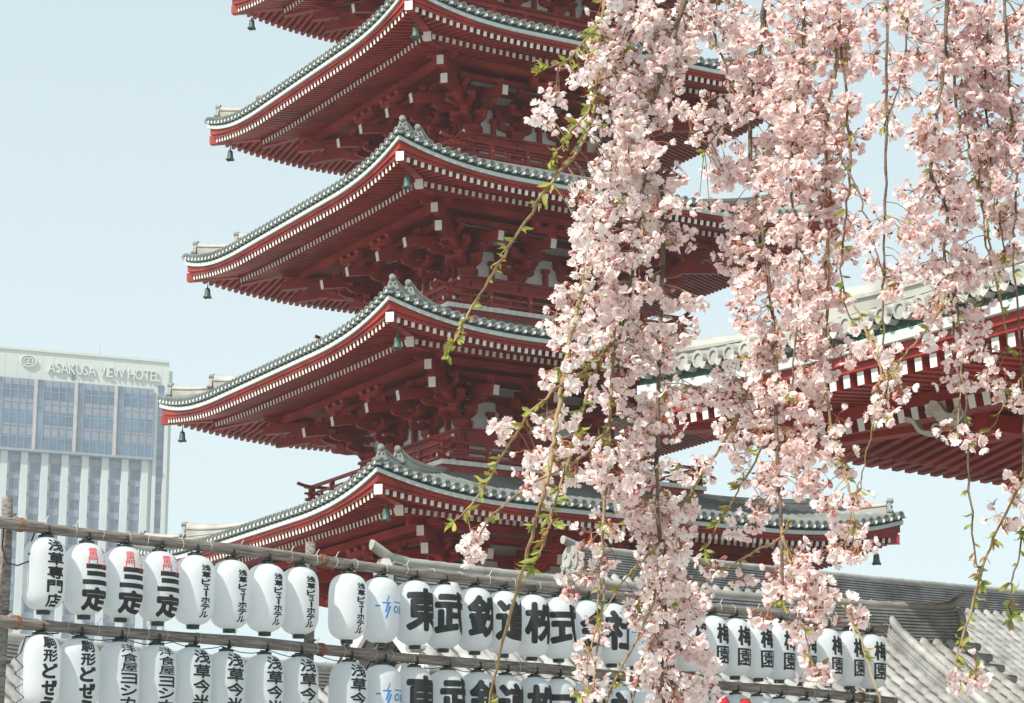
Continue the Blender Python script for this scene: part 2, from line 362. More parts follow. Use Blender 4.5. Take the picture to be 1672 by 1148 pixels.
def hip_bracket():
    """corner bracket: arms along both walls and along the diagonal (-y)"""
    mb = MB(); q = sqrt(2)
    block(mb, 0, 0, -1.38, 0.42, 0.21)
    for z, L in ((-1.17, 0.62), (-0.905, 1.12), (-0.64, 1.5)):
        mb.prism([(0.3, 0.15), (0.3, 0), (-L * q + 0.25, 0), (-L * q + 0.05, 0.05), (-L * q, 0.09), (-L * q, 0.15)], (-0.08, 0, z), (0, 1, 0), (0, 0, 1), (0.16, 0, 0))
        block(mb, 0, -(L - 0.1) * q, z + 0.15, 0.22)
        for sgn in (-1, 1):
            d = Vector((sgn / q, -1 / q, 0)); nrm = Vector((d.y, -d.x, 0)) * 0.065
            for base in ((0, 0), (0, -(L - 0.55) * q)):
                LL = L if base == (0, 0) else 0.5
                mb.prism([(-0.2, 0.15), (-0.2, 0), (LL - 0.2, 0), (LL - 0.05, 0.04), (LL, 0.085), (LL, 0.15)], Vector((base[0], base[1], z + 0.002 + 0.002 * sgn)) - nrm, d, (0, 0, 1), nrm * 2)
                c = Vector((base[0], base[1], 0)) + d * (LL - 0.1); block(mb, c.x, c.y, z + 0.15)
    return mb.mesh('corner_bracket', [M['red']])

# ------------------------------------------------------------------ five storied pagoda
PAG = thing('five_storied_pagoda', 'red five storied pagoda with grey tiled roofs and white rafter ends', 'pagoda', (-0.27, 60.046, 0), radians(30))
ZU = [10.40, 14.33, 18.20, 22.00, 25.70]; HH = [6.96, 6.50, 6.08, 5.70, 5.33]; BB = [2.85, 2.51, 2.22, 1.95, 1.70]
BR, TL, HB = bracket_set(), tail_mesh(), hip_bracket()
CORNER = [radians(-45), radians(-135), radians(135), radians(45)]          # near corner is the second
def rotated(names_meshes, k, parent, z, off=(0, 0)):
    for nm, me in names_meshes: place(nm, me, parent, (0, 0, z), k * pi / 2)

bell_me = None
def wind_bell(loc, rotz, label):
    t = thing('wind_bell', label, 'wind bell', loc, rotz, 'bronze wind bells under the roof corners')
    global bell_me
    if bell_me is None:
        b = MB(); b.lathe([(0.0, 0.0), (0.035, -0.005), (0.062, -0.03), (0.072, -0.07), (0.078, -0.16), (0.086, -0.21), (0.105, -0.25), (0.118, -0.272), (0.100, -0.262), (0.075, -0.2), (0.05, -0.05), (0, -0.03)], 20)
        for i in range(4):
            a = pi / 4 + i * pi / 2; b.prism([(-0.05, 0), (0.05, 0), (0, -0.05)], (0.10 * cos(a), 0.10 * sin(a), -0.245), (-sin(a), cos(a), 0), (0, 0, 1), (0.012 * cos(a), 0.012 * sin(a), 0))
        h = MB(); h.tube([(0, 0, 0.21), (0, 0, -0.02)], 0.010, 6); h.tube([(0.03 * cos(a), 0, 0.02 + 0.03 * sin(a)) for a in [i * pi / 6 for i in range(13)]], 0.008, 6)
        bell_me = (b.mesh('bell', [M['bronze']]), h.mesh('hanger', [M['bronze']]))
    place('bell', bell_me[0], t); place('hanger', bell_me[1], t)
ORD = ['lowest', 'second', 'third', 'fourth', 'top']
for i in range(5):
    zu, h, b = ZU[i], HH[i], BB[i]
    n_in = (BB[i + 1] + 0.95) if i < 4 else 0.25
    rf = roof_face(h, h, n_in, 0.24, 0.022 if i < 4 else 0.07)
    ms = [(nm, rf[nm][0].mesh(nm, rf[nm][1])) for nm in ('roof_tiles', 'eave_tiles', 'eave_flashing', 'eave_trim', 'eave_fascia', 'flying_rafter_row', 'base_rafter_row', 'soffit')]
    hp = hip(h, h, n_in, rf['surf'])
    hm = {nm: mb.mesh(nm, mm) for nm, (mb, mm) in hp.items()}
    # storey body, one side (face frame)
    zf = -2.47; bal = b + 1.18
    wall = MB(); wall.box(-b, b, -b + 0.10, -b + 0.2, zf - 1.6 if i == 0 else zf, 0.25)
    wm = wall.mesh('plaster_wall', [M['plaster']])
    bm = MB(); bm.box(-b - 0.158, b + 0.158, -b - 0.16, -b + 0.12, -1.75, -1.452); bm.box(-b - 0.20, b + 0.20, -b - 0.205, -b + 0.12, -1.45, -1.382)
    for z in (-0.64, -0.25): bm.box(-b, b, -b - 0.066, -b + 0.09, z, z + 0.13)
    for s in (-1, 1):                                                             # struts between the pillars
        x = s * b * 0.69; bm.box(x - 0.045, x + 0.045, -b - 0.05, -b + 0.07, -1.38, -1.0); bm.box(x - 0.1, x + 0.1, -b - 0.052, -b + 0.07, -1.0, -0.9)
    bm.box(-0.05, 0.05, -b - 0.05, -b + 0.07, -1.38, -1.0); bm.box(-0.1, 0.1, -b - 0.052, -b + 0.07, -1.0, -0.9)
    beam_m = bm.mesh('wall_beam', [M['red']])
    pl = MB(); pl.tube([(0, 0, zf), (0, 0, -1.5)], 0.165, 20); pil_m = pl.mesh('pillar', [M['red']])
    if i == 0: pl = MB(); pl.tube([(0, 0, zf - 2.6), (0, 0, -1.5)], 0.165, 20); pil_m = pl.mesh('pillar', [M['red']])
    w3 = b * 0.38
    dr = MB(); dr.box(-w3 + 0.12, w3 - 0.12, -b - 0.03, -b + 0.12, zf, -1.86, 0)
    for x in (-w3 + 0.12, -0.02, w3 - 0.16): dr.box(x, x + 0.05, -b - 0.06, -b, zf, -1.86, 1)
    door_m = dr.mesh('door', [M['door'], M['red']])
    fr_m = []
    for s in (-1, 1):
        fr = MB(); x0, x1 = sorted((s * (w3 + 0.13), s * (b - 0.13)))
        for z in (zf, zf + 0.27, -1.94): fr.box(x0, x1, -b - 0.04, -b + 0.1, z, z + 0.075)
        fr.box((x0 + x1) / 2 - 0.03, (x0 + x1) / 2 + 0.03, -b - 0.03, -b + 0.1, zf, -1.9); fr_m.append(fr.mesh('wall_frame', [M['red']]))
    pu = MB(); e = b + 1.68; pu.box(-e - 0.5, e + 0.5, -e - 0.075, -e + 0.075, -0.262, -0.10); pu.box(-e + 0.6, e - 0.6, -e + 0.57, -e + 0.70, -0.372, -0.24)
    # little ceiling between the purlin and the wall
    pu.add([(-e, -e, -0.12), (e, -e, -0.12), (b, -b, 0.02), (-b, -b, 0.02)], [(0, 1, 2, 3)])
    pu_m = pu.mesh('purlin', [M['red_deep']])
    fl_m = []
    for e in (bal - 0.02, b - 0.12):                                              # the second pair of sides butts against the first
        fl = MB(); fl.box(-e, e, -bal + 0.02, -b + 0.1, zf - 0.50, zf - 0.062, 0)
        e = e + 0.055 if e > b else e - 0.022; npk = int(2 * e / 0.21)
        for j in range(npk):
            x = -e + j * 2 * e / npk; fl.box(x + 0.004, x + 2 * e / npk - 0.004, -bal - 0.035, -b - 0.14, zf - 0.06, zf + 0.05, 1)
        fl_m.append(fl.mesh('balcony_floor', [M['red'], M['white']]))
    rl = MB(); y = -bal + 0.10; ex = bal - 0.1
    for z, w, xx in ((zf + 0.155, 0.07, 0.16), (zf + 0.315, 0.055, 0.2), (zf + 0.50, 0.075, 0.0)):
        rl.box(-ex - xx, ex + xx, y - w / 2, y + w / 2, z - w / 2, z + w / 2)
    K = 8
    for s in (-1, 1):                                                             # upturned top rail ends with white tips
        for j in range(K):
            a0, a1 = j / K, (j + 1) / K
            rl.beam((s * (ex + 0.42 * a0), y, zf + 0.50 + 0.07 * a0 ** 2), (s * (ex + 0.42 * a1), y, zf + 0.50 + 0.07 * a1 ** 2), 0.07, 0.07, 0, 1 if j == K - 1 else 0)
        rl.beam((s * ex, y, zf + 0.155), (s * (ex + 0.19), y, zf + 0.155), 0.074, 0.074, 0, 1)
    npo = 6
    for j in range(npo + 1):
        x = -ex + 2 * ex * j / npo; wd = 0.055 if 0 < j < npo else 0.075
        rl.box(x - wd, x + wd, y - 0.055, y + 0.055, zf + 0.05, zf + 0.47, 0)
        if 0 < j < npo: rl.box(x - 0.014, x + 0.014, y - 0.075, y - 0.05, zf + 0.30, zf + 0.33, 2)
    for j in range(npo):
        x = -ex + 2 * ex * (j + 0.5) / npo; rl.box(x - 0.03, x + 0.03, y - 0.03, y + 0.03, zf + 0.19, zf + 0.30, 0)
    rl_m = rl.mesh('balustrade', [M['red'], M['white'], M['gold']])
    for k in range(4):
        for nm, me in ms: place(nm, me, PAG, (0, 0, zu), k * pi / 2)
        for nm, me in (('plaster_wall', wm), ('wall_beam', beam_m), ('door', door_m), ('wall_frame', fr_m[0]), ('wall_frame', fr_m[1]), ('purlin', pu_m)): place(nm, me, PAG, (0, 0, zu + (0.0 if k % 2 else 0.003)), k * pi / 2)
        if i:
            place('balcony_floor', fl_m[k % 2], PAG, (0, 0, zu), k * pi / 2); place('balustrade', rl_m, PAG, (0, 0, zu + (0.0 if k % 2 else 0.005)), k * pi / 2)
        R = Matrix.Rotation(k * pi / 2, 3, 'Z')
        for x in (-w3, w3):
            p = R @ Vector((x, -b, 0)); place('pillar', pil_m, PAG, (p.x, p.y, zu), 0)
            place('bracket_set', BR, PAG, (p.x, p.y, zu), k * pi / 2); place('tail_rafter', TL, PAG, (p.x, p.y, zu), k * pi / 2)
        p = R @ Vector((-b, -b, 0)); place('pillar', pil_m, PAG, (p.x, p.y, zu), 0)
        place('corner_bracket', HB, PAG, (p.x, p.y, zu), k * pi / 2 - pi / 4)
        for s in (-1, 1):
            p = R @ Vector((s * (b + 0.09), -b, 0)); place('tail_rafter', TL, PAG, (p.x, p.y, zu + 0.002 * s), k * pi / 2)
        # diagonal: two bracket ends, hip rafters, ridge
        cr = R @ Vector((-h, -h, 0)); az = k * pi / 2 - pi / 4
        for nm in ('hip_rafter', 'hip_rafter_lower', 'hip_ridge', 'ridge_ornament', 'ridge_ornament_upper'):
            place(nm.replace('_lower', '').replace('_upper', ''), hm[nm], PAG, (cr.x, cr.y, zu), az)
        dt = MB(); q = sqrt(2)
        dt.beam((0, 0.2, -0.30), (0, -2.03 * q, -0.42), 0.17, 0.23, 0, 1); dt.beam((0, 0.2, -0.55), (0, -1.79 * q, -0.77), 0.17, 0.24, 0, 1)
        p = R @ Vector((-b, -b, 0)); dt.build('corner_tail_rafter', [M['red'], M['white']], PAG, (p.x, p.y, zu), az)
        side = ['near', 'right', 'far', 'left'][k]
        if side != 'far':
            e = h - 0.33; c = PAG.matrix_basis @ (R @ Vector((-e, -e, 0)))
            if not (side == 'right' and i > 0) and not (side == 'near' and i == 4):
                c = Matrix.Rotation(radians(30), 3, 'Z') @ (R @ Vector((-e, -e, 0))) + Vector((-0.27, 60.046, 0))
                wind_bell((c.x, c.y, zu - 0.11 - 0.20), radians(30) + az, 'green bronze wind bell under the %s corner of the %s pagoda roof%s' % (side, ORD[i], '' if i in (0, 4) else ' from below'))
# spire stump and the two storied base under the lowest storey
fin = MB(); fin.lathe([(0.6, 0), (0.6, 0.4), (0.35, 0.5), (0.4, 0.9), (0.12, 1.0), (0.1, 9.0), (0.0, 9.3)], 16, 0, (0, 0, 29.0))
for j in range(9): fin.lathe([(0.5 - 0.02 * j, 30.6 + 0.6 * j), (0.5 - 0.02 * j, 30.75 + 0.6 * j), (0.1, 30.75 + 0.6 * j), (0.1, 30.6 + 0.6 * j)], 16, 0)
fin.build('spire', M['bronze'], PAG)
bs = MB(); bs.box(-6.2, 6.2, -6.2, 6.2, 0, 5.0); bs.build('base_wall', M['plaster'], PAG)
bs = MB(); bs.box(-6.5, 6.5, -6.5, 6.5, 5.0, 5.35)
for x in (-6.22, -3.1, 0, 3.1, 6.22):
    for y in (-6.22, 6.22): bs.box(x - 0.18, x + 0.18, y - 0.18, y + 0.18, 0, 5.0)
    if abs(x) < 6:
        for yy in (-6.22, 6.22): bs.box(yy - 0.18, yy + 0.18, x - 0.18, x + 0.18, 0, 5.0)
bs.build('base_frame', M['red'], PAG)
# ------------------------------------------------------------------ hotel tower far behind, left
def hotel():
    # right end of its facade at photo pixel x = 277, facade runs to the left
    D = 430.0; e = ray(277, 590, D); top = e.z
    azu = radians(67.5); u = Vector((sin(azu), cos(azu), 0)); rz = pi / 2 - azu
    t = thing('hotel_tower', 'pale high rise hotel with blue glass top storeys and raised roof lettering', 'building', (e.x, e.y, 0), rz)
    # local frame: x along the facade (0 at the right end, negative to the left), -y towards the viewer, scale: one photo pixel is about 0.112 m
    X = 0.1125; Zt = top; Y = lambda v, x=277: None
    W = -52.0
    zz = lambda dv: Zt - dv * 0.1065                          # dv: photo pixels below the roof line
    b = MB(); b.box(W, 0, 0.0, 16, 0, Zt); b.box(0.003, 0.95, 1.2, 15, 0, Zt - 1.6); b.build('wall', M['concrete'], t)
    pp = MB(); pp.box(W, 0.0, -0.25, 0.0, Zt - 0.35, Zt + 0.1)
    for j in range(24): pp.box(W + j * 2.2, W + j * 2.2 + 0.05, -0.03, 0.0, zz(66), Zt - 0.36)
    pp.build('parapet', M['concrete'], t)
    # projecting glazed lounge: bays with window bands and spandrels
    z0, z1 = zz(173), zz(54)
    bay = 64.5 * X; xr = -3.0
    lo = MB(); lo.box(W + 1, xr, -1.3, 0, z0, z1); lo.build('lounge_box', M['spandrel'], t)
    hb = (z1 - z0) / 6
    k = 0
    while xr - k * bay > W + 6:
        x1 = xr - k * bay - 0.05; x0 = x1 - 0.765 * bay
        for r in range(3):
            wz1 = z1 - hb * (2 * r + 0.55 + 0.15 * r); wz0 = wz1 - hb * 1.1
            wd = MB(); wd.box(x0, x1, -1.36, -1.30, wz0, wz1)
            wd.build('window_band', M['glass'], t)
        mu = MB()
        for q in range(5): x = x0 + (x1 - x0) * q / 4; mu.box(x - 0.05, x + 0.05, -1.45, -1.362, z0, z1)
        for q in range(1, 7): z = z1 - hb * q; mu.box(x0, x1, -1.41, -1.363, z - 0.05, z + 0.05)
        mu.build('mullion', M['mullion_d'], t)
        rc = MB(); rc.box(x0 - 0.155 * bay, x0 - 0.02, -1.38, -1.303, z0, z1); rc.build('recess_glass', M['glass2'], t)
        pk = MB(); pk.box(x0 - 0.235 * bay, x0 - 0.157 * bay, -1.55, -1.303, z0, z1); pk.build('lounge_pier', M['mullion'], t)
        k += 1
    sk = MB(); sk.box(W + 1, xr + 0.1, -1.6, 0.0, z0 - 0.45, z0 - 0.002); sk.build('lounge_sill', M['mullion_d'], t)
    # pilasters and window columns below
    per = 32.2 * X; n = int(-W / per)
    for k in range(n):
        xc = -5.9 - k * per
        gl = MB(); gl.box(xc - per * 0.31, xc + per * 0.31, -0.06, -0.003, 4, z0 - 0.46); gl.build('window_column', M['glass2'], t)
        fr = MB()
        for j in range(14):
            z = z0 - 1.4 - j * 3.1; fr.box(xc - per * 0.3, xc + per * 0.3, -0.16, -0.062, z - 0.75, z + 0.45)
            fr.box(xc - per * 0.3, xc - per * 0.2, -0.18, -0.062, z - 3.0, z - 0.76, 1)
        for q in (-0.2, 0.08): fr.box(xc + per * q, xc + per * q + 0.08, -0.18, -0.162, 6, z0 - 0.47)
        fr.build('window_spandrel', [M['spandrel'], M['mullion']], t)
        pi_ = MB(); pi_.box(xc + per * 0.33, xc + per * 0.67, -0.75, -0.003, 0, z0 - 0.47); pi_.build('pilaster', M['concrete2'], t)
    gl = MB(); gl.box(-2.0, -0.75, -0.08, -0.003, 4, z1 + 1.0); gl.build('window_column', M['glass2'], t)
    fr = MB()
    for j in range(20): fr.box(-2.0, -0.75, -0.14, -0.082, z1 - 1.5 - j * 3.1, z1 - 0.4 - j * 3.1)
    fr.build('window_spandrel', M['spandrel'], t)
    pi_ = MB(); pi_.box(-0.72, 0.0, -0.5, -0.004, 0, z1 + 1.2); pi_.box(-2.7, -2.03, -0.6, -0.004, 0, z1 - 0.4); pi_.build('pilaster', M['concrete2'], t)
    lv = MB(); lv.box(-17.9, -17.2, -0.06, -0.003, zz(47), zz(33)); lv.build('vent_window', M['glass2'], t)
    # raised letters
    sg = place('roof_sign', None, t); sg['label'] = 'raised white roof lettering'
    txt = 'ASAKUSA VIEW HOTEL'
    x = (78 - 277) * X; wtot = (262 - 78) * X
    gl = [glyph(c) for c in txt]; adv = [(g[2] if g else 0.32) for g in gl]; sc = wtot / sum(adv); hgt = 1.95
    for c, g_, a in zip(txt, gl, adv):
        if g_: letter(g_, x, zz(25) - hgt / 2 - 0.4, a * sc * 0.95, hgt, 0.35, sg)
        x += a * sc
    em = MB(); R = 1.5; cx = (47 - 277) * X; cz = zz(21); n = 28
    for r0, r1 in ((1.0, 0.84),):
        ring = []
        for j in range(n + 1):
            a = 2 * pi * j / n; ca, sa = cos(a), sin(a)
            ring.append([(cx + R * r0 * ca, -0.03, cz + 1.1 * r0 * sa), (cx + R * r0 * ca, -0.35, cz + 1.1 * r0 * sa), (cx + R * r1 * ca, -0.35, cz + 1.1 * r1 * sa), (cx + R * r1 * ca, -0.03, cz + 1.1 * r1 * sa)])
        em.grid(ring, 0, False)
    def arc(x0, z0, rx, rz_, a0, a1, wd=0.17):
        rows = []
        for j in range(15):
            a = radians(a0 + (a1 - a0) * j / 14); ca, sa = cos(a), sin(a)
            rows.append([(cx + x0 + (rx + wd / 2) * ca, -0.03, cz + z0 + (rz_ + wd / 2) * sa), (cx + x0 + (rx + wd / 2) * ca, -0.33, cz + z0 + (rz_ + wd / 2) * sa), (cx + x0 + (rx - wd / 2) * ca, -0.33, cz + z0 + (rz_ - wd / 2) * sa), (cx + x0 + (rx - wd / 2) * ca, -0.03, cz + z0 + (rz_ - wd / 2) * sa)])
        em.grid(rows, 0, False)
    arc(-0.38, 0, 0.5, 0.55, 40, 330); arc(0.4, 0.28, 0.42, 0.28, -90, 130); arc(0.4, -0.28, 0.46, 0.28, -130, 90); em.box(cx - 0.02, cx + 0.14, -0.32, -0.03, cz - 0.55, cz + 0.55); em.box(cx - 0.4, cx + 0.1, -0.32, -0.03, cz - 0.12, cz + 0.04)
    em.build('emblem', M['sign'], sg)
    an = MB(); an.tube([((173 - 277) * X, 6, Zt), ((173 - 277) * X, 6, Zt + 3.4)], 0.06, 6); an.build('antenna', M['mullion_d'], t)
    for uu in (122, 146):
        a2 = MB(); xx = (uu - 277) * X; a2.tube([(xx, 5, Zt), (xx, 5, Zt + 1.3)], 0.07, 6); a2.tube([(xx - 0.3, 5, Zt + 1.0), (xx + 0.35, 5, Zt + 1.35)], 0.07, 6); a2.build('antenna', M['mullion_d'], t)

# text outlines: each glyph made once by a text curve, kept as triangles in a unit box
_G = {}; _tc = None
def glyph(ch, off=0.0):
    """(list of 2D points, triangles, aspect): points scaled to the glyph's own bounding box 0..1"""
    global _tc
    if ch == ' ': return None
    if (ch, off) in _G: return _G[(ch, off)]
    if _tc is None:
        _tc = bpy.data.curves.new('lettering', 'FONT'); _tc.resolution_u = 3
        _tc = (_tc, bpy.data.objects.new('lettering', _tc)); COL.objects.link(_tc[1])
    c, o = _tc; c.body = ch; c.offset = off
    bpy.context.view_layer.update(); dg = bpy.context.evaluated_depsgraph_get()
    me = bpy.data.meshes.new_from_object(o.evaluated_get(dg))
    bm = bmesh.new(); bm.from_mesh(me); bmesh.ops.triangulate(bm, faces=bm.faces); bm.verts.index_update()
    P = [(v.co.x, v.co.y) for v in bm.verts]; T = [tuple(v.index for v in f.verts) for f in bm.faces]; B = [(e.verts[0].index, e.verts[1].index) for e in bm.edges if len(e.link_faces) == 1]
    bm.free(); bpy.data.meshes.remove(me)
    x0, x1 = min(p[0] for p in P), max(p[0] for p in P); y0, y1 = min(p[1] for p in P), max(p[1] for p in P)
    P = [((x - x0) / (x1 - x0), (y - y0) / max(y1 - y0, 0.05)) for x, y in P]
    _G[(ch, off)] = (P, T, (x1 - x0) / 0.72 + 0.06, B); return _G[(ch, off)]

def letter(g, x, z, w, h, dep, parent):
    P, T, _, B = g; mb = MB(); n = len(P)
    mb.add([(x + p[0] * w, -0.05 - dep, z + p[1] * h) for p in P], [t if (P[t[1]][0] - P[t[0]][0]) * (P[t[2]][1] - P[t[0]][1]) - (P[t[1]][1] - P[t[0]][1]) * (P[t[2]][0] - P[t[0]][0]) > 0 else t[::-1] for t in T], 0)
    mb.add([(x + p[0] * w, -0.05 - dep, z + p[1] * h) for p in P] + [(x + p[0] * w, -0.02, z + p[1] * h) for p in P], [(a, b, n + b, n + a) for a, b in B], 1)
    mb.build('letter', [M['sign'], M['sign_side_shade']], parent)

def split_long(P, T, lim):
    P = list(P); out = []; st = list(T)
    while st:
        t = st.pop(); e = [(hypot(P[t[i]][0] - P[t[(i + 1) % 3]][0], P[t[i]][1] - P[t[(i + 1) % 3]][1]), i) for i in range(3)]
        L, i = max(e)
        if L <= lim: out.append(t); continue
        a, b, c = t[i], t[(i + 1) % 3], t[(i + 2) % 3]
        P.append(((P[a][0] + P[b][0]) / 2, (P[a][1] + P[b][1]) / 2)); m = len(P) - 1
        st += [(a, m, c), (m, b, c)]
    return P, out


# ------------------------------------------------------------------ rack of wooden poles with paper lanterns
AZR = radians(48.3); UR = Vector((sin(AZR), cos(AZR), 0)); RZ = pi / 2 - AZR
R0 = ray(69.7, 940, 24.0)                                   # the first lantern's axis
def along(u, v=1000):
    """distance along the rack whose pixel column is u (at row v)"""
    d = ray(u, v, 1.0) - Vector((0, 0, EYE)); k = d.x / d.y
    return (k * R0.y - R0.x) / (UR.x - k * UR.y)
def at_rack(u, v):
    s = along(u, v); p = R0 + UR * s; return s, ray(u, v, p.y)
def plan(s): p = R0 + UR * s; return Vector((p.x, p.y, 0))
zr1 = at_rack(69.7, 863)[1].z; zr2 = at_rack(66.5, 1020)[1].z
# straight rails fitted to both ends
s0, pA = at_rack(0, 853); s1, pB = at_rack(1444, 1026); s0b, pC = at_rack(0, 1014); s1b, pD = at_rack(1437, 1142)
rz1 = lambda s: pA.z + (pB.z - pA.z) * (s - s0) / (s1 - s0)
rz2 = lambda s: pC.z + (pD.z - pC.z) * (s - s0b) / (s1b - s0b)
RACK = thing('lantern_rack', 'weathered wooden pole rack lashed together, carrying two rows of lanterns', 'rack', plan(0), RZ)
def rail(zf, a, b, r, name):
    mb = MB(); n = 40; pts = []; rs = []
    for i in range(n + 1):
        s = a + (b - a) * i / n; pts.append((s, 0.012 * sin(i * 0.9), zf(s) + 0.010 * sin(i * 0.55 + 1))); rs.append(r * (1 + 0.06 * sin(i * 1.7) + 0.05 * sin(i * 0.6)))
    mb.tube(pts, rs, 12); return mb.build(name, M['wood'], RACK)
rail(rz1, s0 - 1.6, s1, 0.058, 'rail'); rail(rz2, s0b - 1.6, s1b + 0.3, 0.058, 'rail')
rail(lambda s: rz2(s) - 0.95, s0b - 1.6, s1b + 0.3, 0.058, 'rail')
POSTS = [(22, 812, 8, 1145), (517, 884, 513, 1100), (1099, 1040, 1095, 1148), (1402, 1008, 1399, 1140)]
for u0, v0, u1, v1 in POSTS:
    s, p = at_rack(u0, v0); sb, pb = at_rack(u1, v1)
    k = (s - sb) / (p.z - pb.z); yb = 0.11
    mb = MB(); n = 16; mb.tube([(s + k * (z - p.z) + 0.006 * sin(z * 3), yb + 0.005 * sin(z * 2), z) for z in [p.z * i / n for i in range(n + 1)]], [0.058 * (1.1 - 0.1 * i / n + 0.03 * sin(i * 2.3)) for i in range(n + 1)], 12); mb.build('post', M['wood'], RACK)
    for zf in (rz1, rz2):
        z = zf(s); ss = s + k * (z - p.z); ls = MB()
        for d in (-0.024, 0.0, 0.022):
            ls.tube([(ss + 0.085 + d, 0.0 + 0.066 * cos(a), z + 0.066 * sin(a)) for a in [2 * pi * j / 14 for j in range(15)]], 0.009, 6)
        ls.tube([(ss + 0.08 * cos(a), yb + 0.08 * sin(a), z + 0.085 + 0.03 * cos(a)) for a in [2 * pi * j / 14 for j in range(15)]], 0.007, 6)
        ls.build('lashing', M['rope'], RACK)
wi = MB()
for zf in (rz1, rz2):
    s = s0 - 0.5
    while s < s1 - 0.1:
        s += random.uniform(0.22, 0.45); z = zf(s)
        wi.tube([(s + random.uniform(-0.01, 0.01), 0.064 * cos(a), z + 0.066 * sin(a)) for a in [2 * pi * j / 10 for j in range(11)]], 0.0025, 4, 0, False)
        if random.random() < 0.5: wi.tube([(s, -0.03, z + 0.055), (s + 0.015, -0.04, z + 0.095), (s + 0.04, -0.03, z + 0.12)], 0.004, 4, 0, False)
wo = wi.build('tie_wire', M['wire'], RACK); wo['kind'] = 'stuff'

LH, LR = 0.735, 0.215                                      # lantern body height and radius
def lr(z):                                                 # body radius at height z above its middle
    a = min(1, abs(z) / (LH / 2)); return max(0.078, LR * (1 - a ** 5.0) ** 0.44)
lant_me = None
def lantern_meshes():
    b = MB(); prof = [(lr(z), z) for z in [-LH / 2 * cos(pi * i / 44) for i in range(45)]]; b.lathe(prof, 40)
    c = MB(); c.lathe([(0, 0.026), (0.08, 0.026), (0.08, 0), (0.068, 0), (0.068, 0.02)], 24); c.tube([(-0.05, 0, 0.026), (-0.05, 0, 0.04), (0.05, 0, 0.04), (0.05, 0, 0.026)], 0.008, 6)
    d = MB(); d.lathe([(0, 0), (0.068, 0), (0.07, 0.045), (0, 0.045)], 24)
    h = MB(); h.tube([(0.0, 0.0, 0.03), (0.012, -0.03, 0.05), (0, -0.066, 0.085), (-0.01, -0.066, 0.12)], 0.010, 6); h.lathe([(0, -0.02), (0.022, -0.01), (0.024, 0.01), (0, 0.022)], 10, 0, (0.01, -0.045, 0.052))
    return b.mesh('shade', [M['paper']]), c.mesh('top_ring', [M['cap']]), d.mesh('bottom_ring', [M['cap']]), h.mesh('hook', [M['black']])
def wrap(mb, P, T, x, z, w, h, mi, shear=0.0, bold=0.0):
    """glyph in the box (x, z, w, h) of the unrolled lantern, laid on its surface"""
    P, T = split_long(P, T, 0.16 if w > 0.2 else 0.4)
    fs = []
    for t in T:
        a, b_, c = (P[i] for i in t); fs.append(t if (b_[0] - a[0]) * (c[1] - a[1]) - (b_[1] - a[1]) * (c[0] - a[0]) > 0 else t[::-1])
    nb = 10 if bold else 1; x += bold; z += bold; w -= 2 * bold; h -= 2 * bold
    for q in range(nb):                                    # brush weight: the outline laid down again round a small circle
        ox, oz = (bold * cos(2 * pi * q / nb), bold * sin(2 * pi * q / nb)) if bold else (0, 0); vs = []
        for px_, py in P:
            a = (x + ox + px_ * w + shear * (py - 0.5) * h) / LR; zz_ = z + oz + py * h; r = lr(zz_) + 0.0022 + 0.00012 * q
            vs.append((r * sin(a), -r * cos(a), zz_))
        mb.add(vs, fs, mi)
SQ = ([(0, 0), (1, 0), (1, 1), (0, 1)], [(0, 1, 2), (0, 2, 3)])
def column(mb, txt, x, ztop, w, h, mi, off=0.03, gap=0.06):
    z = ztop
    for c in txt:
        hh, ww = h, w
        if c == 'ー': hh, ww = h * 0.9, w * 0.22
        if c == 'ュ': hh, ww = h * 0.7, w * 0.6
        if c == '一': hh = h * 0.3
        g = glyph('|' if c == 'ー' else c)
        wrap(mb, g[0], g[1], x - ww / 2, z - hh * (1 - gap), ww, hh * (1 - gap), mi, 0, min(off * min(w, h) * 1.3, ww * 0.25)); z -= hh
